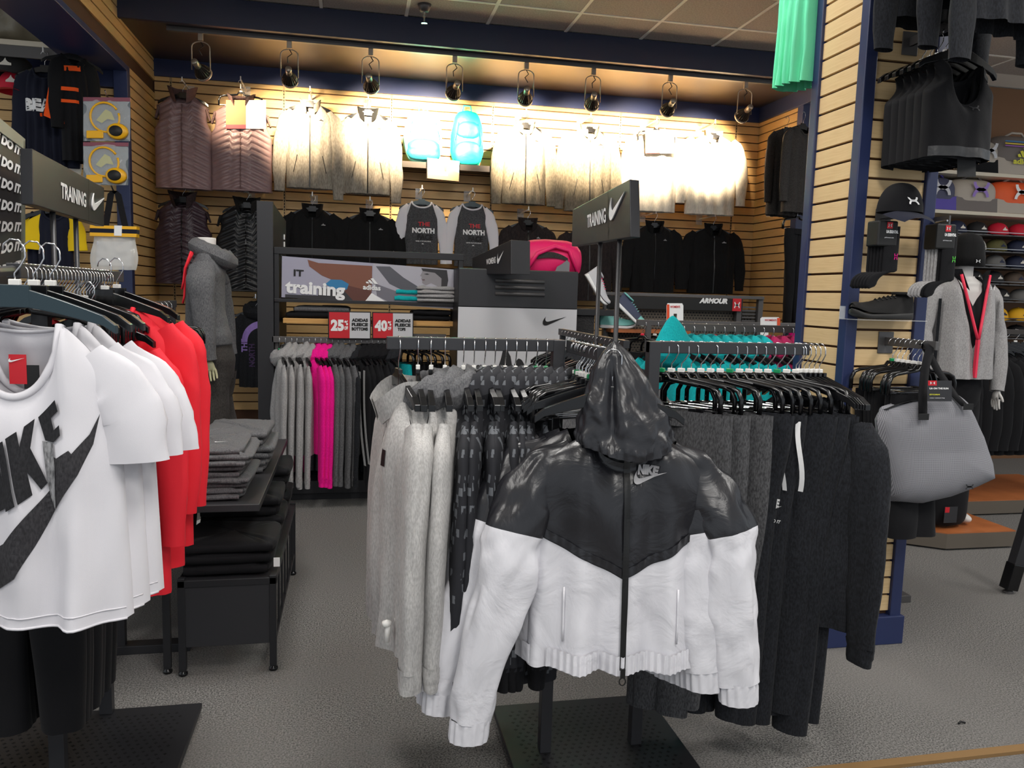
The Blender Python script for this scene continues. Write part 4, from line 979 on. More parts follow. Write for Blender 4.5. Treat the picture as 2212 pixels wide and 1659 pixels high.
pr_('face_print', [(.79, .95), (.785, .86), (.775, .78), (.785, .76), (.782, .70), (.79, .68), (.788, .60), (.81, .55), (.84, .62), (.87, .56), (.9, .5), (.91, .7), (.90, .95)], mat('print face grey', (140, 136, 140), .5), .003)
pr_('eye_print', [(.795, .83), (.815, .85), (.83, .83), (.815, .815)], dk, .004)
pr_('lip_print', [(.785, .69), (.80, .70), (.805, .675), (.79, .66)], mat('print lip', (96, 76, 82), .5), .004)
pr_('triangle_print', [(.46, .02), (.50, .26), (.60, .02)], M['white'], .003)
mark(MB(), text2d('IT', .03), lambda u, v: f(.065+u*.055, .54+v*.16)+Vector((0, -.005, 0))).build('lettering', M['black'], t)
mark(MB(), text2d('training', .04), lambda u, v: f(.02+u*.33, .02+v*.40)+Vector((0, -.006, 0))).build('lettering', M['white'], t)
mark(MB(), text2d('adidas', .03), lambda u, v: f(.45+u*.10, .33+v*.13)+Vector((0, -.006, 0))).build('lettering', M['white'], t)
mark(MB(), STRIPES3, lambda u, v: f(.465+u*.07, .49+v*.14)+Vector((0, -.006, 0))).build('stripe_mark', M['white'], t)
for (u, v) in ((.0, 1), (1, 1), (0, 0), (1, 0)):
    p = f(u, v); q = p+Vector((-.03 if u == 0 else .03, 0, .03 if v else -.03)); MB().tube([p+Vector((0, -.004, 0)), q+Vector((0, -.004, 0))], .003, 5).build('tie', M['black'], t)
# sale cards
def pct(px0, px1, py0, py1, Y, num, lines, label):
    f2 = quadfn(aY(px0, py1, Y), aY(px1, py1+1, Y), aY(px0, py0, Y))
    t = thing('sale_sign', label, 'sign', tuple(f2(0, 0))); g = lambda a, b, o: (lambda u, v: f2(a[0]+u*(b[0]-a[0]), a[1]+v*(b[1]-a[1]))+Vector((0, -o, 0)))
    MB().box((0, 0, 0), (1, 1, 1)).xf(lambda x, y, z: f2(x*1.05-.025, z*1.08-.04)+Vector((0, .004+y*.008, 0))).build('holder', M['black'], t, bevel=.002)
    mark(MB(), Q01, g((0, 0), (.5, 1), .001)).build('red_field', M['red'], t); mark(MB(), Q01, g((.5, 0), (1, 1), .001)).build('white_field', M['offwhite'], t)
    mark(MB(), text2d(num, .06), g((.04, .27), (.36, .72), .003)).build('number', M['white'], t)
    mark(MB(), text2d('%', .05), g((.37, .5), (.46, .68), .003)).build('percent_mark', M['white'], t)
    mark(MB(), text2d('OFF', .05), g((.37, .32), (.46, .46), .003)).build('lettering', M['white'], t)
    for k, s in enumerate(lines): mark(MB(), text2d(s, .06), g((.55 if len(s) > 4 else .62, .64-.17*k), (.95 if len(s) > 4 else .82, .77-.17*k), .003)).build('lettering', M['black'], t)
pct(711, 799, 674, 730, GY-.06, '25', ('ADIDAS', 'FLEECE', 'BOTTOMS'), 'red and white sale sign of twenty-five percent, left of the pair')
pct(806, 891, 676, 730, GY-.06, '40', ('ADIDAS', 'FLEECE', 'TOPS'), 'red and white sale sign of forty percent, right of the pair')
# folded stacks on the shelves
x = float(aY(872, 640, GY)[0])
folded('folded_leggings', 'teal folded leggings at the left of the grey pile on the upper shelf', 'leggings', .29, .46, GY-.0, GY+.3, 1.392, .045, 'teal fleece', 1)
folded('folded_leggings', 'second teal folded leggings on the upper shelf', 'leggings', .30, .46, GY-.0, GY+.3, 1.44, .04, 'teal fleece', 2)
for k in range(4):
    folded('folded_shirt', f'{["lowest", "second from lowest", "third from lowest", "topmost"][k]} grey folded top on the upper shelf', 'folded top', .44, .75, GY-.03, GY+.3, 1.392+.028*k, .03, 'grey marl', 5+k)
for k in range(2):
    folded('folded_shirt', f'{["lower", "upper"][k]} black folded top on the wooden shelf behind the sale signs', 'folded top', -.44+.05*k, .0, GY+.02, GY+.3, 1.262+.04*k, .042, 'mid grey marl' if k else 'black cotton', 12+k)
    folded('folded_shirt', f'{["lower", "upper"][k]} black folded top at the right end of the wooden shelf', 'folded top', .42, .70, GY+.02, GY+.3, 1.262+.035*k, .038, 'black cotton', 15+k)
# hoodies on the rail
rnd = random.Random(3)
cols = [('grey marl', 'pale grey')]*5+[('pink fleece', 'bright pink')]*3+[('mid grey marl', 'mid grey')]*4+[('charcoal marl', 'charcoal')]*1+[('black cotton', 'black')]*5+[('charcoal marl', 'dark')]*2
cnt = {}; proto = None
xs = [-.475+.0385*i for i in range(20)]
for i, (m_, nm) in enumerate(cols):
    a = R(-72+rnd.uniform(-8, 8))
    if proto is None:
        proto, B = garment('sweatshirt', 'x', 'sweatshirt', L=.66, W=.23, bm='grey marl', kind='hoodie', seed=101, slen=.70, sw=.06, T=.04, slope=.11, cuffm='grey marl'); o = proto
    else: o = copy_tree(proto, mm={'grey marl': M[m_]})
    o.location = (xs[i], GY-.02, 1.025+rnd.uniform(-.01, .01)); o.rotation_euler = (0, 0, a)
    k = cnt.get(nm, 0); cnt[nm] = k+1; o['label'] = f'{ordw(k)} {nm} sweatshirt from the left on the rail under the banner'; o['group'] = 'sweatshirts on the rail under the banner'
    if nm == 'black' and k in (0, 1):
        for q in range(3): MB(local=True).grid(lambda u, v, q=q: (.20+.012*(q-1)+(u-.5)*.007+.10*v, -.052-.015*math.sin(v*3), -.10-.62*v), 1, 12).build('stripe', M['white'], o)
    hanger('top', (xs[i], GY-.015, 1.035), f'{ordw(i)} hanger from the left on the rail under the banner', rz=a, mk='whitepl' if i % 3 else 'greenpl')
# more garments behind the middle rack on the same fixture
for i in range(6):
    hanger('clip', (.34+.05*i, GY+.02, 1.06), f'{ordw(i)} red-marked clip hanger from the left behind the patterned hoodies', rz=R(-60), mk='redpl')
    o = pants('leggings', f'{ordw(i)} pair of black leggings from the left behind the patterned hoodies', L=.8, W=.13, bm='black cotton' if i % 2 else 'teal fleece' if i == 0 else 'black cotton', seed=i, group='leggings behind the patterned hoodies'); o.location = (.34+.05*i, GY+.02, .96); o.rotation_euler = (0, 0, R(-60))
MB().box((0, 0, 0), (0, 0, 0))
tag(MB().box((.30, GY+.005, 1.14), (.66, GY+.035, 1.17)).build('hang_rail', M['greymetal'], None), 'short grey rail with red-marked hangers behind the patterned hoodies', 'rail')
# ---- locker fixture
LY = 5.3
f = quadfn(aY(990, 1070, LY), aY(1241, 1072, LY), aY(990, 580, LY))
x0, x1 = float(aY(990, 620, LY)[0]), float(aY(1248, 620, LY)[0]); zt = float(aY(1100, 582, LY)[2]); zm = float(aY(1100, 664, LY)[2]); zp = float(aY(1100, 770, LY)[2])
t = thing('locker_display', 'tall grey locker style display with black swoosh on its pale front', 'display', ((x0+x1)/2, LY+.2, 0))
MB().box((x0, LY, 0), (x1, LY+.42, zt)).build('case', M['charcoal2'], t, bevel=.003)
MB().box((x0+.002, LY-.012, zm), (x1-.002, LY, zt-.004)).build('door', M['charcoal'], t, bevel=.003)
for k in range(3):
    a = aY(1069, 606+14*k, LY); b = aY(1175, 609+14*k, LY)
    MB().tube([(a[0], LY-.016, a[2]), (b[0], LY-.016, a[2])], .013, 10, ry=.010).build('louvre', M['greymetal'], t, smooth=True)
MB().box((x0+.002, LY-.010, .05), (x1-.002, LY, zm-.004)).build('front_panel', M['offwhite'], t)
a = aY(1172, 703, LY-.012); b = aY(1224, 684, LY-.012)
mark(MB(), SWOOSH, lambda u, v: Vector((a[0]+u*(b[0]-a[0]), LY-.013, a[2]+v*(b[2]-a[2])))).build('logo_print', M['black'], t)
trm = mat('print trees', (30, 30, 32), .6); rnd = random.Random(5)
b = MB()
for k in range(9):
    cx = x0+.05+k*.095; hgt = [.05, .08, .06, .2, .14, .10, .09, .16, .12][k]; pts = [(cx-.06, zp-.20)]+[(cx-.06+.12*i/9, zp-.14+hgt*math.sin(math.pi*i/9)+rnd.uniform(-.015, .015)) for i in range(10)]+[(cx+.06, zp-.20)]
    b.prism(pts, LY-.013-.0002*k, LY-.011)
b.build('tree_print', trm, t)['kind'] = 'stuff'
MB().box((x0+.01, LY-.0125, .1), (x1-.01, LY-.011, zp-.18)).build('lower_print', mat('print ground', (96, 94, 98), .6), t)
mark(MB(), poly2d([(0, 0), (1, 0), (1, .5), (.9, .8), (.7, 1), (.45, .9), (.2, .55), (0, .35)]), lambda u, v: Vector((x1-.22+u*.215, LY-.0145, zp-.35+v*.42))).build('athlete_print', mat('print figure grey', (110, 110, 112), .6), t)
# small WOMENS header on top
p0, p1, p2, p3 = at(1020, 558, 5.9), at(1104, 519, 5.0), at(1104, 583, 5.0), at(1020, 583, 5.9)
def header(label, corners, depth_v, name='header_sign'):
    """corners: far/near top, near/far bottom of the lettered face; depth_v: vector to the hidden side"""
    a, b_, c, d = corners; e = Vector(depth_v)
    t = thing(name, label, 'sign', tuple((a+b_+c+d)/4+e/2))
    MB().add([a, b_, c, d, a+e, b_+e, c+e, d+e], [(0, 1, 2, 3), (7, 6, 5, 4), (0, 4, 5, 1), (1, 5, 6, 2), (2, 6, 7, 3), (3, 7, 4, 0)]).build('sign_box', M['charcoal'], t, bevel=.003)
    fn = lambda u, v, o=0: (d.lerp(c, u)).lerp(a.lerp(b_, u), v)-e.normalized()*o
    return t, fn
t, fn = header('small charcoal header sign reading womens on top of the locker display', (at(1020, 557, 5.55), at(1104, 518, 4.95), at(1104, 592, 4.95), at(1020, 592, 5.55)), (.13, .03, 0))
mark(MB(), text2d('WOMENS', .03), lambda u, v: fn(.40+u*.24, .40+v*.24, .003)).build('lettering', M['white'], t)
mark(MB(), SWOOSH, lambda u, v: fn(.68+u*.16, .36+v*.40, .004)).build('logo', M['white'], t)
# right and left TRAINING signs with their racks
def training(label, cs, e, poles, pm, tu, su, gap=True):
    t, fn = header(label, cs, e)
    mark(MB(), text2d('TRAINING', .03), lambda u, v: fn(tu[0]+u*(tu[1]-tu[0]), tu[2]+v*(tu[3]-tu[2]), .003)).build('lettering', M['white'], t)
    b = MB(); 
    v0, f0 = SWOOSH; fr = [fn(su[0]+u*(su[1]-su[0]), su[2]+v*(su[3]-su[2]), .007) for u, v in v0]; bk = [fn(su[0]+u*(su[1]-su[0]), su[2]+v*(su[3]-su[2]), .001) for u, v in v0]
    n = len(fr); b.add(fr+bk, [tuple(range(n)), tuple(range(2*n-1, n-1, -1))]+[(i, (i+1) % n, n+(i+1) % n, n+i) for i in range(n)]); b.build('logo', M['white'], t)
    MB().add([fn(pm-.003, 0, .001), fn(pm+.003, 0, .001), fn(pm+.003, 1, .001), fn(pm-.003, 1, .001)], [(0, 1, 2, 3)]).build('panel_joint', M['black'], t)
    for u in poles:
        p = fn(u, 0)+Vector(e)*.5; MB().tube([(p.x, p.y, .03), (p.x, p.y, p.z+.01)], .011, 10).build('pole', M['charcoal'], t, smooth=True)
    return t, fn
d1, d2 = 3.1, 4.37
tR, fR = training('dark training header sign on two poles in the centre, its face turned left', (at(1237, 453, d2), at(1360, 387, d1), at(1362, 512, d1), at(1235, 532, d2)), (.045, .012, 0), (.50, .80), .70, (.34, .67, .37, .68), (.73, .95, .38, .82))
d1, d2 = 2.8, 4.08
tL, fL = training('dark training header sign on two poles at the left edge', (at(70, 321, d1), at(225, 405, d2), at(225, 489, d2), at(72, 442, d1)), (-.045, .012, 0), (.27, .58), .71, (.30, .66, .30, .63), (.755, .985, .30, .72))
# racks below the two signs
def simple_rack(name, label, ax, x0, y0, x1, y1, z, bar=.03, m='charcoal'):
    t = thing(name, label, 'rack', ((x0+x1)/2, (y0+y1)/2, 0))
    MB().bar((x0, y0, z-.015), (x1, y1, z-.015), bar, .035).build('hang_bar', M[m], t, bevel=.002)
    for f_ in (.04, .96):
        x, y = x0+(x1-x0)*f_, y0+(y1-y0)*f_; MB().box((x-.015, y-.015, .03), (x+.015, y+.015, z-.03)).build('post', M[m], t, bevel=.002)
        MB().box((x-.26 if ax == 'y' else x-.03, y-.03 if ax == 'y' else y-.26, 0), (x+.26 if ax == 'y' else x+.03, y+.03 if ax == 'y' else y+.26, .035)).build('foot_bar', M[m], t, bevel=.002)
    return t
pR = fR(.65, 0); RX2 = float(aZ(1240, 716, 1.275)[0])
simple_rack('clothing_rack', 'dark rack running away under the centre header sign', 'y', RX2, 3.25, RX2, 4.35, 1.275)
proto = None
for i in range(16):
    y = 3.3+.064*i; x = RX2; a = R(rnd.uniform(-8, 8))
    if proto is None: proto, B = garment('sweatshirt', 'x', 'sweatshirt', L=.62, W=.21, bm='mid grey marl', kind='hoodie', seed=131, slen=.6, sw=.06, T=.035, slope=.1); o = proto
    else: o = copy_tree(proto, mm={'mid grey marl': M['charcoal marl']} if i < 11 else None)
    o.location = (x, y, 1.115); o.rotation_euler = (0, 0, a); o['label'] = f'{ordw(i)} dark sweatshirt from the front on the rack under the centre header sign'; o['group'] = 'sweatshirts under the centre header sign'
    hanger('top', (x, y, 1.172), f'{ordw(i)} hanger from the front on the rack under the centre sign', rz=a)
pL = fL(.4, 0)
simple_rack('clothing_rack', 'dark rack behind the left rack, under the left header sign', 'y', float(pL.x)+.28, 3.2, float(pL.x)+.26, 4.4, 1.38)
for i in range(11):
    y = 3.3+.09*i; hanger('clip', (pL.x+.27, y, 1.277), f'{ordw(i)} clip hanger from the front on the rack under the left sign', rz=R(rnd.uniform(-8, 8)))
    if i == 0: proto = pants('trousers', 'x', L=.95, W=.165, bm='black cotton', seed=3); o = proto
    else: o = copy_tree(proto)
    o.location = (pL.x+.27, y, 1.172); o['label'] = f'{ordw(i)} pair of black trousers from the front under the left header sign'; o['group'] = 'trousers under the left header sign'
# tall panel with slanted lettering at the far left
f = lambda u, v, o=0: at(-46, 230, 2.7).lerp(at(48, 305, 3.25), u).lerp(at(-46, 640, 2.7).lerp(at(48, 600, 3.25), u), 1-v)+Vector((o, -o*.2, 0))
t = thing('slogan_board', 'tall dark panel of slanted white lettering at the left edge', 'panel', tuple(f(.5, 0)))
MB().box((0, 0, 0), (1, 1, 1)).xf(lambda x, y, z: f(x, z)-Vector((y*.03, 0, 0))).build('board', M['charcoal'], t)
MB().box((0, -.3, .94), (1.02, 0, 1.02)).box((.97, -.3, 0), (1.02, 0, 1.0)).xf(lambda x, y, z: f(x, z)-Vector((y*.03, 0, 0))).build('frame', mat('frame pale', (122, 124, 112), .5), t)
for k in range(7):
    mark(MB(), text2d('JUST DO IT.', .06, .3), lambda u, v: f(.02+u*.94, .86-.135*k+v*.085-.0*u, .003)).build('lettering', M['white'], t)
MB().bar(tuple(f(.5, 0)+Vector((-.02, 0, 0))), (f(.5, 0).x-.02, f(.5, 0).y, .0), .04, .04).build('pole', M['charcoal'], t)
# ---- low bench and nested table with stacks
t = thing('display_bench', 'low charcoal metal bench carrying black folded jeans', 'bench', (-.45, 3.5, 0))
BX0, BX1, BY0, BY1 = -.625, -.272, 3.0, 4.07
MB().box((BX0, BY0, .345), (BX1, BY1, .372)).build('top', M['charcoal2'], t, bevel=.002)
MB().box((BX0+.02, BY0+.004, .112), (BX1-.02, BY0+.012, .345)).build('front_apron', M['charcoal'], t, bevel=.002)
for (x, y) in ((BX0, BY0), (BX1-.026, BY0), (BX0, BY1-.026), (BX1-.026, BY1-.026)):
    lg = MB().box((x, y, .02), (x+.026, y+.026, .38)).build('leg', M['charcoal2'], t, bevel=.002); MB().lathe([(.014, 0), (.017, .004), (.017, .012), (.008, .018), (.008, .024)], (x+.013, y+.013, 0), 12).build('foot', M['blackpl'], lg, smooth=True)
for z in (.10, .33, .62) [:2]: MB().box((BX1-.016, BY0+.026, z), (BX1-.004, BY1-.026, z+.018)).build('side_rail', M['charcoal2'], t)
for k in range(6): MB().box((BX1-.012, BY0+.19+.15*k, .11), (BX1-.004, BY0+.2+.15*k, .33)).build('side_bar', M['charcoal2'], t)
for k, (y0, n_) in enumerate(((3.03, 3), (3.38, 5), (3.74, 6))):
    for i in range(n_):
        folded('folded_jeans', f'{ordw(i)} from the bottom of black folded jeans, {["front", "middle", "rear"][k]} stack on the bench', 'jeans', -.62, -.285+.01*((i*7) % 3-1), y0, y0+.33, .372+.042*i, .046, 'black cotton', 200+k*10+i, group=f'black jeans on the bench, {["front", "middle", "rear"][k]} stack')
tt = thing('price_tag', 'small white tag at the corner of the front jeans stack', 'tag', (-.27, 3.05, .40)); MB().box((-.285, 3.04, .40), (-.262, 3.042, .435)).build('card', M['white'], tt)
TZ = .652
t = thing('display_table', 'charcoal nesting table carrying the grey folded hoodies', 'table', (-.63, 3.7, 0))
MB().box((-.96, 3.02, TZ-.028), (-.333, 4.36, TZ)).build('table_top', M['charcoal'], t, bevel=.003)
for (x, y) in ((-.685, 3.03), (-.95, 3.03), (-.685, 4.33), (-.95, 4.33)):
    lg = MB().box((x, y, .02), (x+.026, y+.022, TZ-.028)).build('leg', M['charcoal2'], t); MB().lathe([(.014, 0), (.017, .004), (.017, .012), (.008, .018), (.008, .024)], (x+.013, y+.011, 0), 12).build('foot', M['blackpl'], lg, smooth=True)
for i in range(9):
    folded('folded_hoodie', f'{ordw(i)} from the bottom of the nine grey folded hoodies on the table' if i < 8 else 'topmost grey folded hoodie on the table, with small white swoosh', 'hoodie', -.66, -.385+.012*((i*5) % 4-1.5), 3.07+.01*(i % 3), 3.47, TZ+.0215*i, .026, 'mid grey marl', 300+i, group='grey folded hoodies, front stack')
zz = TZ+.0215*8+.028
mark(MB(), SWOOSH, lambda u, v: Vector((-.52+u*.05, 3.2+v*.02, zz+.004))).build('logo_print', M['white'], [o for o in bpy.data.objects if o.get('label', '').startswith('topmost grey folded hoodie')][0])
for i in range(6):
    folded('folded_hoodie', f'{ordw(i)} from the bottom of the grey folded hoodies in the rear stack on the table', 'hoodie', -.64, -.345+.012*((i*5) % 4-1.5), 3.52, 3.92, TZ+.030*i, .036, 'mid grey marl', 330+i, group='grey folded hoodies, rear stack')
t = thing('display_box', 'flat dark box with white lettering strip at the back of the hoodie table', 'box', (-.68, 4.15, TZ))
MB().box((-.80, 4.0, TZ), (-.55, 4.3, TZ+.09)).build('case', M['smoke'], t, bevel=.003); MB().box((-.80, 3.985, TZ+.06), (-.60, 4.0, TZ+.075)).build('strip', M['white'], t)
# ---- red-marked brand wall rack on the right
UY = 5.6
p = aY(1312, 634, UY); q = aY(1645, 638, UY); UX0, UX1, UZ = float(p[0]), float(q[0]), float(p[2])
t = thing('display_fixture', 'grey metal wall unit with perforated panels and red-marked header under the black fleeces', 'shelving', ((UX0+UX1)/2, UY+.2, 0))
MB().box((UX0-.02, UY-.02, UZ-.012), (UX1+.015, UY+.3, UZ+.012)).build('top_rail', M['greymetal'], t, bevel=.002)
ux2 = float(aY(1602, 650, UY)[0])
MB().box((UX0, UY-.02, UZ-.105), (ux2, UY, UZ-.014)).build('header_board', M['black'], t)
for x in (UX0-.02, float(aY(1590, 700, UY)[0]), UX1-.02): MB().box((x, UY, 0), (x+.04, UY+.04, UZ-.01)).build('upright', M['greymetal'], t, bevel=.002)
MB().box((UX0, UY+.05, .2), (UX1, UY+.07, UZ-.10)).build('perforated_panel', mat('perf steel', (96, 88, 78), .5, metal=.3), t)
b = MB(); z = UZ-.13; r_ = 0
while z > .95:
    x = UX0+.03+(.0125 if r_ % 2 else 0)
    while x < UX1-.06: b.box((x, UY+.047, z), (x+.012, UY+.05, z+.010)); x += .025
    z -= .021; r_ += 1
b.build('perforations', M['black'], t)['kind'] = 'stuff'
ur = aY(1582, 662, UY-.021); us = aY(1602, 639, UY-.021)
MB().box((ur[0], UY-.024, UZ-.105), (us[0], UY-.02, UZ-.01)).build('red_badge', M['red'], t)
mark(MB(), ARCS, lambda u, v: Vector((ur[0]+.012+u*(us[0]-ur[0]-.024), UY-.026, UZ-.082+v*.046))).build('logo', M['white'], t)
a = aY(1510, 655, UY-.022); b_ = aY(1572, 645, UY-.022)
mark(MB(), text2d('ARMOUR', .07, .25), lambda u, v: Vector((a[0]+u*(b_[0]-a[0]), UY-.023, a[2]+v*(b_[2]-a[2])))).build('lettering', M['white'], t)
MB().box((UX0, UY-.12, 1.21), (UX0+.62, UY+.05, 1.235)).build('wood_shelf', M['orangewood'], t)
for k in range(6): MB().box((ux2+.02, UY+.02, UZ-.08-.026*k), (UX1-.03, UY+.03, UZ-.068-.026*k)).build('louvre', M['greymetal'], t)
# shelf between locker and wall unit, duffel, shoes
t = thing('display_shelf', 'dark grey shelf block beside the locker display, carrying shoe and duffel', 'shelf', (1.75, LY+.3, 0))
a = aY(1246, 667, LY+.1); b_ = aY(1325, 680, LY+.1); SX0, SX1, SHZ = float(a[0]), float(b_[0]), float(a[2])
MB().box((x1+.003, LY+.08, SHZ-.045), (SX1, LY+.5, SHZ)).build('board', M['charcoal2'], t, bevel=.002); MB().box((x1+.003, LY+.10, 0), (SX1-.14, LY+.45, SHZ-.045)).build('block', mat('dark print', (58, 56, 58), .7, kind='fur', c2=(24, 23, 24)), t)
M['hot pink'] = mat('hot pink', (236, 30, 106), .5, kind='nylon', scale=10, bump=.2)
p = aY(1195, 580, LY+.25)
t = thing('duffel_bag', 'hot pink and grey duffel bag lying behind the locker display', 'bag', (p[0], LY+.44, zt-.02))
def duf(u, v):
    an = 2*math.pi*u; r = (1-abs(2*v-1)**3.2)**.4 if 0 < v < 1 else 0; k = 1+.06*nz(math.cos(an)*2, math.sin(an)*2, v*4)
    return (p[0]+(v-.47)*.50, LY+.44+.13*r*k*math.cos(an), zt-.06+.15+.155*r*k*math.sin(an))
MB().grid(duf, 26, 24, closed=True).build('body', M['hot pink'], t, smooth=True, weld=True)
MB().tube([(p[0]-.18, LY+.29, zt+.02), (p[0]-.11, LY+.29, zt+.13), (p[0]+.02, LY+.30, zt+.185), (p[0]+.13, LY+.31, zt+.16), (p[0]+.2, LY+.3, zt+.0)], .016, 8).build('handle', M['hot pink'], t, smooth=True)
MB().grid(lambda u, v: (p[0]-.14+.26*u, LY+.296-.0*v, zt+.07+.075*math.sin(math.pi*(.15+.7*u))*(.45+.55*v)), 10, 3).build('zip_pocket', M['charcoal knit'], t, smooth=True)
mark(MB(), poly2d([(0, 0), (1, 0), (1, .8), (.8, 1), (.5, .7), (.15, .45)]), lambda u, v: Vector((p[0]+.02+u*.11, LY+.282, zt+.0+v*.09))).build('side_patch', mat('patch grey', (120, 120, 124), .5), t)
MB().tube([(p[0]-.24, LY+.4, zt+.07), (p[0]-.26, LY+.38, zt+.12), (p[0]-.22, LY+.38, zt+.11), (p[0]-.2, LY+.4, zt+.06)], .008, 6).build('strap', M['charcoal2'], t, smooth=True)
def shoe(label, loc, rz, tilt, mu, ms, mt, sc_=1, m3=None, name='running_shoe'):
    """toe along +x, sole at z 0"""
    t = thing(name, label, 'shoe', (0, 0, 0)); L = .27
    def outl(v, w0=.043): return w0*(.62+.5*math.sin(math.pi*min(1, v*.62+.16))**2) if v < .93 else w0*(.62+.5*math.sin(math.pi*(.93*.62+.16))**2)*math.sqrt(max(0, 1-((v-.93)/.07)**2))*.98
    def sole(u, v):
        an = 2*math.pi*u; w_ = outl(v)*(1.0 if .03 < v else math.sqrt(max(0, v/.03))); e = lambda q: math.copysign(abs(q)**.45, q)
        th = .016-.006*v; rise = .022*max(0, (v-.72)/.28)**2
        return (v*L-L*.45, w_*e(math.cos(an)), th+rise+th*e(math.sin(an)))
    MB().grid(sole, 24, 26, closed=True).build('sole', M[ms] if isinstance(ms, str) else ms, t, smooth=True, weld=True)
    def hh(v): return .085 if v < .16 else (.085-.018*math.sin((v-.16)/.24*math.pi/2) if v < .4 else .067-.037*((v-.4)/.5)**1.1 if v < .9 else .030*math.sqrt(max(0, 1-((v-.9)/.1)**2))*.98+.001)
    def upper(u, v):
        an = math.pi*u; w_ = outl(v)*.93*(1 if v > .03 else math.sqrt(max(0, v/.03))); rise = .022*max(0, (v-.72)/.28)**2
        c = math.cos(an); s = math.sin(an)**.75; pin = 1-.42*s*(1 if v < .45 else max(.35, 1-(v-.45)*1.4))
        return (v*L-L*.45-.006*s*(1 if v < .2 else 0), w_*c*pin, .026+rise+hh(v)*s)
    MB().grid(upper, 22, 34).build('upper', M[mu] if isinstance(mu, str) else mu, t, smooth=True)
    MB().grid(lambda u, v: upper(u, .74+v*.25), 20, 8).xf(lambda x, y, z: (x*1.004+.001, y*1.03, z+.0012)).build('toe_cap', M[mt] if isinstance(mt, str) else mt, t, smooth=True)
    MB().lathe([(.030, 0), (.033, .006), (.028, .012)], (-.078, 0, .100), 18, sx=1.5).build('collar', M[mt] if isinstance(mt, str) else mt, t, smooth=True)
    for k in range(5):
        x = -.035+.019*k; z_ = .026+hh((x+L*.45)/L)+.002; MB().tube([(x, -.020, z_-.010), (x+.004, 0, z_+.001), (x, .020, z_-.010)], .0026, 5).build('lace', m3 or M['white'], t, smooth=True)
    t.rotation_euler = (0, tilt, rz); t.location = loc; t.scale = (sc_,)*3; return t
M['shoe grey'] = mat('shoe grey', (196, 196, 200), .6, kind='cloth'); M['shoe slate'] = mat('shoe slate', (68, 74, 96), .6, kind='cloth'); M['shoe aqua'] = mat('shoe aqua', (124, 196, 190), .5)
p = aY(1272, 640, LY+.15)
shoe('grey running shoe with pink laces leaning beside the locker display', (p[0]+.03, LY+.16, SHZ+.14), R(-12), R(58), 'shoe grey', 'white', 'shoe grey', 1.0, M['hot pink'])
p = aY(1352, 660, UY-.1)
shoe('slate and aqua running shoe tipped on its toe on the orange wood shelf', (p[0], UY-.12, 1.34), R(-18), R(42), 'shoe slate', 'white', 'shoe aqua', 1.0, M['shoe aqua'])
shoe('aqua running shoe lying flat behind the tipped slate one', (p[0]-.05, UY-.03, 1.235), R(-15), 0, 'shoe aqua', 'white', 'shoe aqua')
# racks in front of the wall unit: teal and magenta hoodies
simple_rack('clothing_rack', 'grey rack of teal and magenta hoodies right of the centre', 'x', 1.50, 3.55, 2.75, 3.55, 1.345, m='greymetal')
proto = None; rnd = random.Random(9)
seq = [('teal fleece', 'teal')]*9+[('magenta fleece', 'magenta')]*4+[('black cotton', 'black')]*6
cnt = {}
for i, (m_, nm) in enumerate(seq):
    x = 1.50+.052*i; a = R(-60+rnd.uniform(-6, 6))
    if proto is None: proto, B = garment('hoodie', 'x', 'hoodie', L=.66, W=.22, bm='teal fleece', kind='hoodie', seed=151, slen=.6, sw=.065, T=.045, slope=.1); o = proto
    else: o = copy_tree(proto, mm={'teal fleece': M[m_]})
    k = cnt.get(nm, 0); cnt[nm] = k+1
    o.location = (x, 3.54, 1.225); o.rotation_euler = (0, 0, a); o['label'] = f'{ordw(k)} {nm} hoodie from the left on the grey rack right of the centre'; o['group'] = f'{nm} hoodies on the grey rack'
    hanger('top', (x, 3.55, 1.242), f'{ordw(i)} red-marked hanger from the left on the grey rack', rz=a, mk='redpl' if i % 4 else 'whitepl')
p = aY(1450, 740, 3.45)
t = thing('hood', 'pointed teal hood pulled up over its hanger hook on the grey rack', 'hoodie', (p[0], 3.42, p[2]))
MB(local=True).grid(lambda u, v: ((.085*(1-v)**.7+.004)*math.cos(2*math.pi*u)*(1+.1*nz(math.cos(2*math.pi*u)*2, v*4))-.012*v, (.05*(1-v)**.7+.003)*math.sin(2*math.pi*u), .0+.125*v), 30, 16, closed=True).build('hood_shell', M['teal fleece'], t, smooth=True)
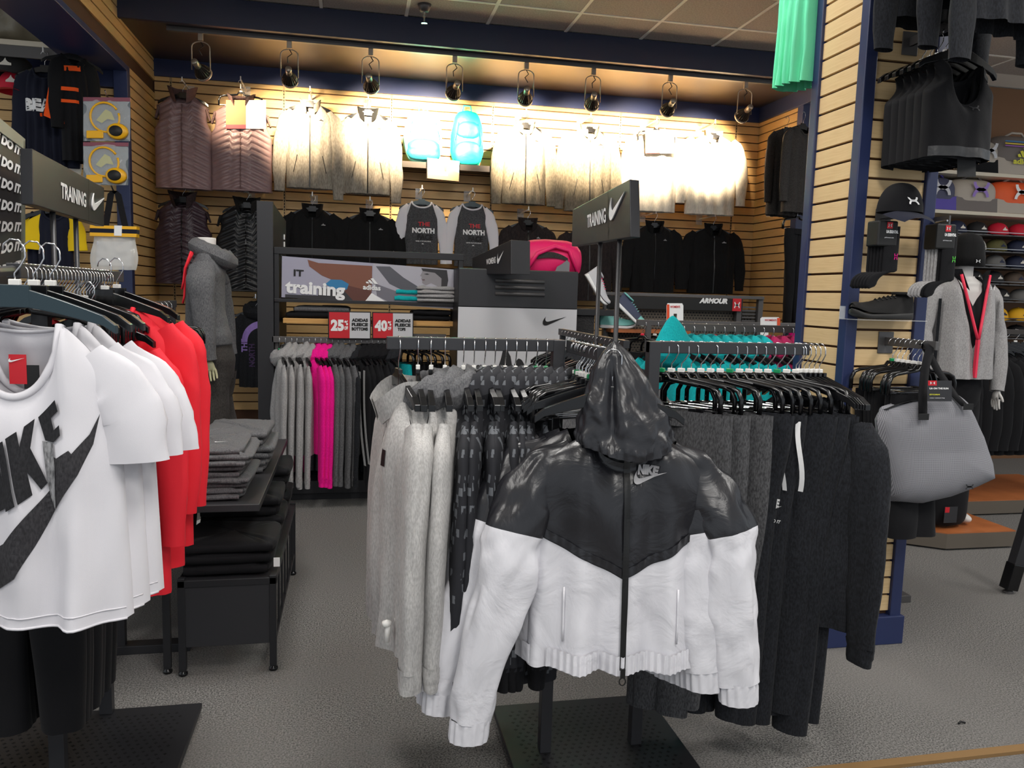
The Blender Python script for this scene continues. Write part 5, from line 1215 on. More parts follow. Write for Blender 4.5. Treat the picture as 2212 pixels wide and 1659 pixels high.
for k, (px, py, w_, h_, Y) in enumerate(((1458, 680, 36, 50, 4.6), (1664, 706, 42, 42, 4.4))):
    a, b_, c = aY(px-w_/2, py+h_/2, Y), aY(px+w_/2, py+h_/2, Y), aY(px-w_/2, py-h_/2, Y); f2 = quadfn(a, b_, c)
    t = thing('size_divider', f'white rack divider with orange edge reading womens, {["left", "right"][k]} one', 'divider', tuple(a))
    cut = [(0, 0), (.42, 0), (.42, .55), (.62, .55), (.62, 0), (1, 0), (1, .9), (.93, 1), (.07, 1), (0, .9)] if k == 0 else [(0, .08), (.08, 0), (.4, 0), (.4, .35), (1, .35), (1, .92), (.92, 1), (.08, 1), (0, .92)]
    b = MB(); mark(b, (cut, [tuple(range(len(cut)))]), lambda u, v: f2(u, v)); mark(b, (cut, [tuple(range(len(cut)))]), lambda u, v: f2(u, v)+Vector((0, .004, 0))); b.build('card', M['white'], t)
    s = (0, .1, .16, .95) if k == 0 else (.84, .36, 1, .96)
    mark(MB(), rect(*s), lambda u, v: f2(u, v)+Vector((0, -.002, 0))).build('orange_edge', mat('orange edge', (224, 76, 30), .5), t)
    mark(MB(), text2d("WOMEN'S", .03), lambda u, v: f2(.2+u*.6, .8+v*.1)+Vector((0, -.002, 0))).build('lettering', M['red'], t)
simple_rack('clothing_rack', 'black rack of dark trousers between the centre sign and the perforated unit', 'x', 1.72, 4.6, 3.6, 4.6, 1.33, m='greymetal')
for i in range(22):
    x = 1.76+.08*i; hanger('clip', (x, 4.6, 1.227), f'{ordw(i)} clip hanger from the left on the rear grey rack', rz=R(-50+rnd.uniform(-6, 6)), mk='whitepl' if i % 3 else 'redpl')
    if i == 0: proto = pants('trousers', 'x', L=.95, W=.15, bm='black cotton', seed=13); o = proto
    else: o = copy_tree(proto)
    o.location = (x, 4.6, 1.122); o.rotation_euler = (0, 0, R(-50)); o['label'] = f'{ordw(i)} pair of black trousers from the left on the rear grey rack'; o['group'] = 'black trousers on the rear grey rack'
# ================================================================ mannequins
def ringloft(rings, cx_only=False, n=28, seed=0, amp=.004, cap=False):
    """rings: (x, y, z, rx, ry)"""
    def fn(u, v):
        k = min(len(rings)-1-1e-6, v*(len(rings)-1)); i = int(k); f = k-i; f2 = f*f*(3-2*f)
        a, b = rings[i], rings[i+1]; x, y, z, rx, ry = [a[j]+(b[j]-a[j])*(f if j == 2 else f2) for j in range(5)]
        t = 2*math.pi*u; w_ = amp*(nz(math.cos(t)*2+seed, math.sin(t)*2, z*7)+.5*nz(math.cos(t)*5+seed, math.sin(t)*5, z*14))
        return (x+(rx+w_)*math.cos(t), y+(ry+w_)*math.sin(t), z)
    return MB().grid(fn, n, len(rings)*6, closed=True)
def limb(pts, rx, ry, **k): return tubecloth(pts, rx, ry, nu=22, nv=34, **k)
def hand(parent, wrist, dirv, spread, m, sc_=1, name='hand', curl=.25, thumb=1):
    """one skinned hand: palm and five separate bent fingers"""
    w_ = Vector(wrist); d = Vector(dirv).normalized(); s = Vector(spread).normalized(); nrm = d.cross(s)
    me = bpy.data.meshes.new(name); bm = bmesh.new(); sk = []
    def V_(p, r): v = bm.verts.new(p); sk.append(r*sc_); return v
    root = V_(w_, .024); palm = V_(w_+d*.045*sc_, .026); bm.edges.new((root, palm))
    for k, (off, ln) in enumerate(((-.030, .060), (-.010, .072), (.010, .068), (.029, .052))):
        a = V_(w_+d*.075*sc_+s*off*sc_, .0105); bm.edges.new((palm, a)); p = a
        for j, q in enumerate((.42, .72, 1.0)):
            c = curl*q*q; b = V_(w_+d*(.085+ln*q*(1-.2*c))*sc_+s*off*1.1*sc_+nrm*c*.05*sc_, .0085-.0012*j); bm.edges.new((p, b)); p = b
    a = V_(w_+d*.03*sc_-s*.030*sc_*thumb, .012); bm.edges.new((palm, a)); b = V_(w_+d*.06*sc_-s*.046*sc_*thumb+nrm*.01, .0095); bm.edges.new((a, b)); c = V_(w_+d*.088*sc_-s*.050*sc_*thumb+nrm*.018, .0075); bm.edges.new((b, c))
    o_ = root_loc(parent)
    for v in bm.verts: v.co -= o_
    bm.to_mesh(me); bm.free(); me.materials.append(m)
    o = bpy.data.objects.new(name, me); col.objects.link(o); o.parent = parent
    md = o.modifiers.new('skin', 'SKIN'); md.use_smooth_shade = True
    for i, r in enumerate(sk): me.skin_vertices[0].data[i].radius = (r, r)
    me.skin_vertices[0].data[0].use_root = True
    sb = o.modifiers.new('sub', 'SUBSURF'); sb.levels = sb.render_levels = 1; return o
M['mannequin'] = mat('mannequin grey white', (208, 204, 200), .45)
M['mannequin2'] = mat('mannequin yellow white', (190, 186, 150), .5)
MYY = 4.75
def mx(px, py): p = aY(px, py, MYY); return float(p[0]), float(p[2])
t = thing('mannequin', 'headless mannequin in grey hooded sweatshirt and trousers, seen from its side', 'mannequin', (mx(455, 700)[0], MYY, 0))
def rg(px0, px1, py, ry): (a, z), (b, _) = mx(px0, py), mx(px1, py); return ((a+b)/2, MYY, z, abs(b-a)/2, ry)
nk, nz_ = mx(442, 526)
MB().lathe([(.048, -.10), (.05, -.02), (.052, .035), (.05, .042), (.0, .044)], (nk+.01, MYY, nz_-.01), 20).build('neck', M['mannequin'], t, smooth=True)
ringloft([rg(434, 456, 537, .05), rg(424, 478, 552, .15), rg(410, 488, 585, .18), rg(403, 486, 625, .165), rg(402, 486, 665, .15), rg(402, 492, 700, .155), rg(406, 500, 725, .165), rg(412, 502, 740, .155), rg(416, 498, 746, .14)], seed=3, amp=.006).build('sweatshirt', M['mid grey marl'], t, smooth=True)
hx_, hz_ = mx(474, 562)
ringlump(.085, .10, 0, .10, 5, .042, cy=0, tilt=.0).xf(lambda x, y, z: (nk+.045+x*1.0+.35*z, MYY+y, nz_-.055+z*.9-x*.45)).build('hood', M['mid grey marl'], t, smooth=True)
sa, sb_ = mx(446, 590), mx(462, 775)
limb([(sa[0], MYY-.13, sa[1]+.03), (sa[0]+.005, MYY-.19, sa[1]-.05), (mx(452, 660)[0], MYY-.20, mx(452, 660)[1]), (mx(458, 720)[0], MYY-.21, mx(458, 720)[1]), (sb_[0]+.01, MYY-.21, sb_[1]+.01)], [.07, .075, .06, .052, .040], [.05, .06, .055, .05, .04], seed=4, amp=.014).build('sleeve', M['mid grey marl'], t, smooth=True)
limb([(sa[0]+.02, MYY+.13, sa[1]+.03), (sa[0]+.03, MYY+.19, sa[1]-.05), (mx(452, 660)[0]+.04, MYY+.2, mx(452, 660)[1]), (sb_[0]+.06, MYY+.21, sb_[1]+.01)], [.06, .07, .06, .04], [.05, .06, .055, .04], seed=5).build('sleeve', M['mid grey marl'], t, smooth=True)
hand(t, (sb_[0]+.012, MYY-.21, sb_[1]+.012), (.12, 0, -1), (1, .25, 0), M['mannequin2'], sc_=.78)
ringloft([rg(416, 500, 742, .14), rg(416, 508, 775, .16), rg(420, 506, 800, .15), rg(422, 504, 815, .13)], seed=6).build('trousers', M['charcoal knit'], t, smooth=True)
for s in (-1, 1):
    q = [mx(462, 800), mx(462, 860), mx(470, 930), mx(478, 1000)]
    limb([(q[0][0]+.0, MYY+s*.07, q[0][1]), (q[1][0]-.01, MYY+s*.08, q[1][1]), (q[2][0]+.02*s, MYY+s*.09, q[2][1]), (q[3][0], MYY+s*.09, q[3][1]), (q[3][0]+.01, MYY+s*.09, .08)], [.11, .10, .085, .075, .07], [.085, .085, .08, .07, .06], seed=8+s, amp=.012).build('trouser_leg', M['mid grey marl'] if False else M['charcoal knit'], t, smooth=True)
    MB().grid(lambda u, v, s=s: (q[3][0]-.04+(.11*math.sqrt(max(0, 1-(2*v-1)**2))+.0)*math.cos(2*math.pi*u)-.03, MYY+s*.09+.045*math.sqrt(max(0, 1-(2*v-1)**2))*math.sin(2*math.pi*u), .015+.075*v), 18, 8, closed=True).build('foot', M['mannequin'], t, smooth=True)
for k in range(2): MB().tube([(mx(422+k*3, 545)[0]+.0, MYY-.12+.03*k, mx(422, 545)[1]), (mx(405, 580)[0]+.008, MYY-.11+.02*k, mx(405, 580)[1]), (mx(402, 600)[0]+.004, MYY-.10+.02*k, mx(402, 610+30*k)[1]), (mx(400, 640)[0]+.002, MYY-.10+.02*k, mx(400, 625+30*k)[1])], .006, 6).build('drawstring', M['red jersey'], t, smooth=True)
MB().lathe([(.0, 0), (.17, 0), (.17, .010), (.165, .014), (.0, .015)], (q[3][0], MYY, 0), 32).build('base', M['greymetal'], t, smooth=True)
# second mannequin, facing the camera
N2 = aY(2082, 590, 4.25); nx_, nzz = float(N2[0]), float(N2[2]); ny = 4.25
t = thing('mannequin', 'headless mannequin with black beanie, open grey zip jacket and black tights', 'mannequin', (nx_, ny, .11))
MB().lathe([(.075, -.12), (.052, -.04), (.050, .03), (.056, .07)], (nx_, ny, nzz), 24).build('neck', M['mannequin'], t, smooth=True)
ringloft([(nx_, ny, nzz-.02, .06, .06), (nx_, ny, nzz-.07, .13, .085), (nx_, ny, nzz-.12, .17, .095), (nx_, ny, nzz-.3, .15, .10), (nx_, ny, nzz-.48, .13, .09), (nx_, ny, nzz-.64, .16, .11)], amp=.002).build('torso', M['mannequin'], t, smooth=True)
def shell(name, Lz, W_, T_, neck, ndf, m, dz, z0=.0, **k):
    B = Body(Lz, W_, T=T_, neck=neck, ndf=ndf, vneck=True, slope=.07, seed=4, fold=.008, **k)
    b = B.mesh(40, 44).xf(lambda x, y, z: (x+nx_, y+ny, z+nzz+dz)); b.build(name, m, t, smooth=True, weld=True); return B
shell('inner_top', .60, .17, .115, .085, .13, M['black cotton'], -.005)
BJ = shell('jacket', .64, .205, .135, .10, .40, M['grey marl'], .0, sh=.20)
rd = mat('coral zip', (238, 50, 82), .5)
for s in (-1, 1):
    pts = [BJ.pt(s*a/BJ.sh, 1, -1) for a in (.10, .08, .06, .04, .02, .004)]
    MB().tube([(x+nx_, ny-.095-.068*min(1, -z/.40), z+nzz) for x, y, z in pts], .009, 6).build('zip_edge', rd, t, smooth=True)
    MB().grid(lambda u, v, s=s: (nx_+s*(.10+.055*u-.05*v), ny-.10-.02*v+.09*u, nzz-.01+.03*(1-v)-.10*v*(1-u)), 5, 5).build('collar', M['charcoal marl'], t, smooth=True)
MB().box((nx_-.007, ny-.172, nzz-.63), (nx_+.007, ny-.150, nzz-.40)).build('zipper', rd, t)
for s in (-1, 1):
    pth = [(nx_+s*.17, ny, nzz-.09), (nx_+s*.225, ny, nzz-.17), (nx_+s*.262, ny-.01, nzz-.36), (nx_+s*.262, ny-.05, nzz-.55), (nx_+s*(.24 if s > 0 else .27), ny-.08, nzz-.72)]
    limb(pth, [.05, .062, .055, .05, .042], [.05, .06, .055, .05, .042], seed=s, amp=.014).build('sleeve', M['grey marl'], t, smooth=True)
    MB().grid(lambda u, v, s=s: (nx_+s*(.205-.0*u+.012*u), ny-.06+.012*u-.055*math.sin(math.pi*v)*0-.02, nzz-.16-.46*v), 1, 12).build('side_panel', M['charcoal marl'], t, smooth=True)
    hand(t, Vector(pth[-1])+Vector((0, 0, .01)), (-.1*s, -.1, -1), (0, 1, 0), M['mannequin'], sc_=.85, thumb=1)
MB().lathe([(.0, .20), (.03, .197), (.075, .175), (.098, .13), (.104, .07), (.108, .05), (.108, .0), (.098, -.005)], (nx_, ny, nzz+.045), 36).xf(lambda x, y, z: (x+.010*nz(x*30, y*30, z*30), y+.008*nz(x*30, y*30, z*30+5), z+.006*nz(x*25, y*25, z*25+9))).build('beanie', M['black fleece'], t, smooth=True)
mark(MB(), ARCS, lambda u, v: Vector((nx_-.02+u*.03, ny-.112, nzz+.06+v*.018))).build('logo', M['white'], t)
mark(MB(), ARCS, lambda u, v: Vector((nx_+.085+u*.03, ny-.128, nzz-.10+v*.016))).build('logo', M['white'], t)
ringloft([(nx_, ny, nzz-.58, .155, .11), (nx_, ny, nzz-.72, .175, .12), (nx_, ny, nzz-.82, .165, .11)], amp=.003).build('tights', M['black cotton'], t, smooth=True)
for s in (-1, 1):
    limb([(nx_+s*.08, ny, nzz-.76), (nx_+s*.09, ny-.02, nzz-1.0), (nx_+s*.085, ny-.01, nzz-1.25), (nx_+s*.08, ny, nzz-1.42), (nx_+s*.08, ny, .16)], [.088, .078, .058, .052, .04], [.09, .08, .06, .06, .045], seed=s, amp=.004).build('leg', M['black cotton'], t, smooth=True)
    MB().grid(lambda u, v, s=s: (nx_+s*.08+.045*math.sqrt(max(0, 1-(2*v-1)**2))*math.cos(2*math.pi*u), ny-.04+.11*math.sqrt(max(0, 1-(2*v-1)**2))*math.sin(2*math.pi*u), .115+.07*v), 18, 8, closed=True).build('foot', M['mannequin'], t, smooth=True)
# platforms of the right racks
a, b_, c = aZ(1955, 1178, 0), aZ(2043, 1190, 0), aZ(2184, 1181, 0)
def platform(label, poly, z0, z1):
    n = len(poly); cx = sum(p[0] for p in poly)/n; cy = sum(p[1] for p in poly)/n
    t = thing('platform', label, 'platform', (cx, cy, 0))
    for nm, za, zb, m_, g in (('base', z0, z1-.006, mat('platform grey', (96, 88, 78), .5), 0), ('top', z1-.006, z1, M['orangewood'], -.004)):
        v = [(x, y, za) for x, y in poly]+[(x, y, zb) for x, y in poly]
        MB().add(v, [tuple(range(n-1, -1, -1)), tuple(range(n, 2*n))]+[(i, (i+1) % n, n+(i+1) % n, n+i) for i in range(n)]).build(nm, m_, t)
ax, ay = float(a[0]), float(a[1]); bx, by = float(b_[0]), float(b_[1]); cx, cy = float(c[0]), float(c[1])
platform('orange topped grey platform under the mannequin with the beanie', [(ax, ay), (bx, by), (cx, by), (cx, ay+.5), (ax, ay+.5)], .012, .11)
platform('second orange topped platform behind at the right edge', [(cx-.25, ay+.55), (cx+1.4, ay+.55), (cx+1.4, ay+1.3), (cx-.25, ay+1.3)], .012, .11)
t = thing('clothing_rack', 'rack of black garments on the platform at the right edge', 'rack', (cx+.3, ay+.8, .11))
for x in (cx-.05, cx+.25, cx+1.0): MB().box((x, ay+.75, .11), (x+.05, ay+.79, 1.30)).build('post', M['smoke'], t, bevel=.002)
MB().box((cx-.15, ay+.755, 1.28), (cx+1.2, ay+.785, 1.315)).build('hang_bar', M['smoke'], t)
proto = None
for i in range(13):
    x = cx-.12+.085*i
    if proto is None: proto, B = garment('pullover', 'x', 'pullover', L=.74, W=.25, bm='black cotton', kind='long', seed=171, slen=.6, sw=.08, T=.06, slope=.1); o = proto
    else: o = copy_tree(proto)
    o.location = (x, ay+.77, 1.16); o.rotation_euler = (0, 0, R(-35)); o['label'] = f'{ordw(i)} black pullover from the left on the platform rack at the right edge'; o['group'] = 'black pullovers on the platform rack'
    hanger('top', (x, ay+.77, 1.212), f'{ordw(i)} hanger from the left on the platform rack at the right edge', rz=R(-35))
t = thing('table_leg', 'thick slanting dark table leg at the right edge', 'table', tuple(aZ(2180, 1272, 0)))
p0 = aZ(2178, 1272, .02); p1 = aY(2238, 1075, float(p0[1])-.02); p05 = Vector(p0).lerp(Vector(p1), .28)
MB().bar(p0, p1, .06, .05).build('shaft', M['charcoal'], t, bevel=.003); MB().bar(p0, p05, .068, .058).build('cap', M['blackpl'], t, bevel=.004)
MB().lathe([(.0, 0), (.025, 0), (.025, .008), (.01, .02)], (p0[0], p0[1], 0), 14).build('glide', M['greymetal'], t)
p = aZ(2062, 1150, .112); p = aY(2062, 1150, 4.02)
t = thing('gym_bag', 'black gym bag with red-cornered tag leaning on the platform below the tote', 'bag', (p[0], 4.12, .11))
MB().grid(lambda u, v: (p[0]+.02+(.13-.03*v)*(1-abs(2*v-1)**6)**.35*math.cos(2*math.pi*u)+.03*v if 0 < v < 1 else p[0]+.03, 4.12+.07*(1-abs(2*v-1)**4)**.5*math.sin(2*math.pi*u) if 0 < v < 1 else 4.12, .112+.34*v), 26, 18, closed=True).build('body', M['black cotton'], t, smooth=True, weld=True)
MB().tube([(p[0]-.03, 4.08, .44), (p[0], 4.08, .56), (p[0]+.08, 4.08, .56), (p[0]+.1, 4.08, .44)], .01, 6).build('strap', M['black'], t, smooth=True)
MB().box((p[0]-.07, 4.035, .16), (p[0]+.02, 4.037, .26)).build('tag_card', M['charcoal'], t); MB().box((p[0]-.068, 4.033, .225), (p[0]-.038, 4.035, .258)).build('red_field', M['red'], t)
for k, (px, m_, nm) in enumerate(((1992, 'white cotton', 'white'), (2015, 'grey marl', 'grey'), (2035, 'white cotton', 'white'))):
    p = aY(px, 1098 if k != 1 else 1140, 4.45); t, B = garment('tee_shirt', f'{["left", "middle", "right"][k]} {nm} shirt hem showing under the mesh tote', 'shirt', L=.62, W=.10, bm=m_, kind='none', seed=220+k, T=.03)
    t.location = (p[0], 4.45+.05*k, p[2]+.62); t.rotation_euler = (0, 0, R(-30))
t = thing('floor_scrap', 'tiny dark scrap lying on the carpet at the lower right', 'scrap', tuple(aZ(2078, 1562, 0)))
q = aZ(2078, 1562, .004); MB().tube([(q[0]-.014, q[1], .004), (q[0], q[1]+.006, .007), (q[0]+.014, q[1], .004)], .0035, 6).build('scrap', M['black'], t, smooth=True) if False else tag(MB().tube([(q[0]-.014, q[1], .004), (q[0], q[1]+.006, .007), (q[0]+.014, q[1], .004)], .0035, 6).build('lint_scrap', M['black'], None, smooth=True), 'tiny dark scrap lying on the carpet at the lower right', 'scrap'); bpy.data.objects.remove(t)
# ================================================================ pillar front: faceouts, cap, socks, shoe, bras, tote
FYP = CY0+.014
def peg(label, px, py, Y1, kind='arm', m='greymetal', z1=None):
    p = aY(px, py, FYP); t = thing('faceout_bracket', label, 'bracket', tuple(p)); z = p[2]
    MB().box((p[0]-.035, FYP-.006, z-.05), (p[0]+.035, FYP, z+.04)).build('back_plate', M[m], t, bevel=.002)
    if kind == 'arm': MB().bar((p[0], FYP-.005, z), (p[0], Y1, z1 or z), .012, .034).build('arm', M[m], t, bevel=.002)
    else:
        for s in (-1, 1): MB().tube([(p[0]+s*.012, FYP-.004, z), (p[0]+s*.012, Y1+.01, z), (p[0]+s*.012, Y1, z+.015)], .003, 6).build('prong', M['chrome'], t, smooth=True)
    return t, p
# lower arm with trousers and tote
t, p = peg('grey faceout arm on the pillar carrying black trousers and the mesh tote', 1912, 737, 2.60)
AX, AZ = float(p[0]), float(p[2])
rnd = random.Random(21); proto = None
for i in range(7):
    y = 2.845-.03*i; a = R(rnd.uniform(-10, 14))
    hanger('clip', (AX+.0, y, AZ-.087), f'{ordw(i)} clip hanger from the pillar on the lower faceout arm', rz=a, mk='greenpl' if i == 0 else 'whitepl')
    if proto is None: proto = pants('capri_trousers', 'x', L=.56, W=.135, bm='black cotton', seed=6, T=.035, taper=.9); o = proto
    else: o = copy_tree(proto)
    o.location = (AX, y, AZ-.192); o.rotation_euler = (0, 0, a); o['label'] = f'{ordw(i)} pair of black trousers from the pillar on the lower faceout arm'; o['group'] = 'black trousers on the pillar arm'
TY = 2.64; k0 = lambda px, py: aY(px, py, TY)
t = thing('tote_bag', 'grey mesh tote bag with black straps hanging from the lower pillar arm', 'bag', tuple(k0(2010, 1085)))
out = [(1893, 905), (1905, 878), (1960, 862), (2010, 850), (2062, 848), (2082, 862), (2100, 895), (2120, 940), (2138, 1000), (2141, 1032), (2100, 1050), (2040, 1072), (1975, 1087), (1925, 1083), (1912, 1070), (1903, 1000)]
cen = k0(2015, 970); outw = [k0(*q) for q in out]
def tote(u, v, side):
    n = len(outw); k = u*n; i = int(k) % n; f = k-int(k); e = outw[i]*(1-f)+outw[(i+1) % n]*f
    r = v; p = cen*(1-r)+e*r
    dz = (cen[2]-p[2]); bulge = .075*math.sqrt(max(0, 1-r**3))*(1+.5*max(0, dz)/.2)
    return (p[0]+.002*0, TY+side*bulge+.006*nz(p[0]*9, p[2]*5, side), p[2])
for s in (-1, 1): pass
b = MB(); b.grid(lambda u, v: tote(u, v, -1), 64, 18, closed=True); b.grid(lambda u, v: tote(u, v, 1), 64, 18, closed=True, flip=True)
M['bag mesh'] = mat('bag mesh grey', (140, 140, 146), .8, kind='mesh', c2=(46, 46, 50), scale=250)
b.build('body', M['bag mesh'], t, smooth=True, weld=True)
def strap(pts, w_): 
    b = MB(); P_ = [Vector(q) for q in pts]; v = []
    for q in P_: v += [q+Vector((-w_, 0, 0)), q+Vector((w_, 0, 0)), q+Vector((w_, .004, 0)), q+Vector((-w_, .004, 0))]
    b.add(v, [(i*4+k, i*4+(k+1) % 4, i*4+4+(k+1) % 4, i*4+4+k) for i in range(len(P_)-1) for k in range(4)]+[(0, 1, 2, 3)]); return b
sp = lambda px, py, dy=0: Vector(k0(px, py))+Vector((0, dy, 0))
strap([sp(1962, 895, -.082), sp(1970, 850, -.06), sp(1985, 795, -.035), sp(1998, 750, -.03), sp(2003, 742, .0), sp(2003, 745, .03)], .018).build('strap', M['black cotton'], t, smooth=True)
strap([sp(2054, 872, -.078), sp(2045, 850, -.04), sp(2030, 800, .01), sp(2008, 745, .03), sp(2003, 742, .0)], .017).build('strap', M['black cotton'], t, smooth=True)
for q in ((1962, 893), (2056, 872)):
    c_ = sp(*q, -.084); MB().box((c_.x-.022, c_.y-.002, c_.z-.012), (c_.x+.022, c_.y, c_.z+.012)).build('strap_patch', M['black'], t, bevel=.002)
c_ = sp(2060, 1040, -.075); mark(MB(), ARCS, lambda u, v: Vector((c_.x-.022+u*.036, c_.y-.012, c_.z-.01+v*.02))).build('logo', M['charcoal'], t)
MB().grid(lambda u, v: (sp(1905+150*u, 878-18*math.sin(math.pi*u), 0).x, TY-.03+.06*v, float(k0(1905+150*u, 882-20*math.sin(math.pi*u))[2])-.1*v*v*.2), 12, 4).build('opening_trim', M['black cotton'], t, smooth=True)
def tagcard(px0, py0, px1, py1, Y, label, lines, rz=0, m='charcoal', name='hang_tag'):
    f2 = quadfn(aY(px0, py1, Y), aY(px1, py1, Y), aY(px0, py0, Y)); t = thing(name, label, 'tag', tuple(f2(.5, 1)))
    MB().box((0, 0, 0), (1, 1, 1)).xf(lambda x, y, z: f2(x, z)+Vector((0, y*.0015, 0))).build('card', M[m], t)
    g = lambda a, b_, o: (lambda u, v: f2(a[0]+u*(b_[0]-a[0]), a[1]+v*(b_[1]-a[1]))+Vector((0, -o, 0)))
    mark(MB(), Q01, g((.03, .76), (.38, 1), .0008)).build('red_field', M['red'], t); mark(MB(), ARCS, g((.1, .83), (.31, .94), .0016)).build('logo', M['white'], t)
    for s, (u0, u1, v0, v1), mm in lines: mark(MB(), text2d(s, .04), g((u0, v0), (u1, v1), .0012)).build('lettering', M[mm], t)
    return t
M['yellow print'] = mat('yellow print', (214, 210, 60), .6)
tagcard(2003, 822, 2056, 867, TY-.10, 'dark product card with red corner hanging on the mesh tote', [('UA ON THE RUN', (.08, .85, .58, .67), 'white'), ('STORM', (.08, .5, .3, .36), 'yellow print'), ('water resistant bag', (.08, .7, .14, .19), 'offwhite')])
# shoe on clear shelf
p = aY(1915, 690, FYP)
t = thing('shoe_shelf', 'clear plastic shoe shelf on the pillar front', 'shelf', (p[0], FYP, p[2])); SZP = float(p[2])
xa, xb = float(aY(1845, 690, FYP-.1)[0]), float(aY(2000, 690, FYP-.1)[0])
MB().box((xa, FYP-.11, SZP-.003), (xb, FYP, SZP)).box((xa, FYP-.003, SZP), (xb, FYP, SZP+.05)).build('plate', M['clear'], t)
M['shoe black'] = mat('shoe black', (22, 21, 21), .7, kind='cloth'); M['sole black'] = mat('sole black', (30, 29, 29), .6)
shoe('black trainer standing on the clear shelf of the pillar', ((xa+xb)/2+.0, FYP-.058, SZP+.001), R(180), 0, 'shoe black', 'sole black', 'shoe black', 1.0, M['black'], name='trainer')
# socks
def socks(px, py0, py1, Y, m1, m2, label, tagm, flip=1):
    p = aY(px, py0, Y); L = p[2]-float(aY(px, py1, Y)[2]); t = thing('sock_pack', label, 'socks', (p[0], Y, p[2]))
    for k in range(6):
        def fn(u, v, k=k):
            an = 2*math.pi*u; s = v; 
            if s < .6: x, z, r = .006*k, -.02-L*.72*s/.6, .034
            else:
                q = (s-.6)/.4*1.9; x, z, r = .006*k-flip*(.075*math.sin(min(q, 1.57))+.03*max(0, q-1.57)), -.02-L*.72-.05*(1-math.cos(q)), .034*(1-.1*q)
            r *= math.sqrt(max(0, 1-((s-.93)/.07)**2)) if s > .93 else 1
            return (p[0]+x+(r*math.cos(an) if s < .6 else r*.8*math.cos(an)), Y+.028-.011*k+.0075*math.sin(an), p[2]+z+(0 if s < .6 else r*.35*math.sin(an)*0))
        MB().grid(fn, 14, 26, closed=True).build('sock', M[m1] if k < 4 else M[m2], t, smooth=True)
    b = MB(); b.box((p[0]-.038, Y-.036, p[2]-.098), (p[0]+.048, Y+.036, p[2]-.0)); b.build('sleeve_card', M['black'], t, bevel=.006)
    g = lambda x0, x1, z0, z1: (lambda u, v: Vector((p[0]+x0+u*(x1-x0), Y-.0375, p[2]+z0+v*(z1-z0))))
    mark(MB(), Q01, g(-.002, .022, -.03, -.006)).build('red_field', M['red'], t); mark(MB(), ARCS, lambda u, v: g(.002, .018, -.024, -.012)(u, v)+Vector((0, -.001, 0))).build('logo', M['white'], t)
    mark(MB(), text2d('UA ESSENTIAL', .04), g(-.004, .048, -.048, -.036)).build('lettering', M['white'], t); mark(MB(), text2d('performance socks', .02), g(-.01, .03, -.068, -.062)).build('small_lettering', M['offwhite'], t)
    mark(MB(), ARCS, lambda u, v: Vector((p[0]+.032+u*.014, Y-.047+.0, p[2]-.125-.024*v))).build('colour_mark', tagm, t)
    return t, p
t, p = socks(1905, 478, 615, 2.78, 'black cotton', 'black cotton', 'pack of black socks with pink marks hanging on the pillar front', M['pink fleece'])
peg('chrome double hook on the pillar holding the black sock pack', 1906, 474, 2.74, kind='prong')
t, p = socks(2030, 485, 640, 2.78, 'grey marl', 'black cotton', 'pack of grey and black socks with green marks right of the pillar', mat('green mark', (90, 220, 70), .6))
MB().box((0, 0, 0), (0, 0, 0))
t2 = thing('faceout_bracket', 'chrome double hook holding the grey and black sock pack', 'bracket', (p[0], CY0+.1, p[2])); MB().box((CX1-.004, 2.80, p[2]-.03), (CX1+.004, 2.90, p[2]+.04)).build('back_plate', M['greymetal'], t2); MB().tube([(CX1, 2.84, p[2]+.01), (p[0], 2.80, p[2]+.01), (p[0], 2.74, p[2]+.012)], .004, 6).build('prong', M['chrome'], t2)
# cap
cpz = aY(1925, 470, 2.80)
t = thing('baseball_cap', 'navy and black cap with white logo hanging on the pillar front', 'cap', tuple(cpz))
def capf(u, v): 
    an = 2*math.pi*u; ph = v*math.pi/2; r = .092*math.cos(ph)**.8
    return (cpz[0]+.035+r*math.cos(an), 2.80+r*.75*math.sin(an), cpz[2]+.02+.115*math.sin(ph))
MB().grid(capf, 32, 14, closed=True).xf(lambda x, y, z: (x, y-.25*(z-cpz[2])*0, z)).build('crown', M['black cotton'], t, smooth=True)
MB().grid(lambda u, v: (cpz[0]+.02+(-.10+.2*u)*(1-.35*v*v), 2.80-.055-.085*v-.0*u, cpz[2]+.022-.035*v-.02*math.cos(math.pi*(u-.5))*0-.018*(2*u-1)**2), 16, 8).build('brim', M['navy cotton'], t, smooth=True)
mark(MB(), ARCS, lambda u, v: Vector((cpz[0]+.018+u*.045, 2.80-.0745-.002+.016*v, cpz[2]+.045+v*.03))).build('logo', M['white'], t)
MB().tube([(cpz[0]+.03, FYP, cpz[2]+.10), (cpz[0]+.03, 2.82, cpz[2]+.10)], .004, 6).build('hook', M['chrome'], t)
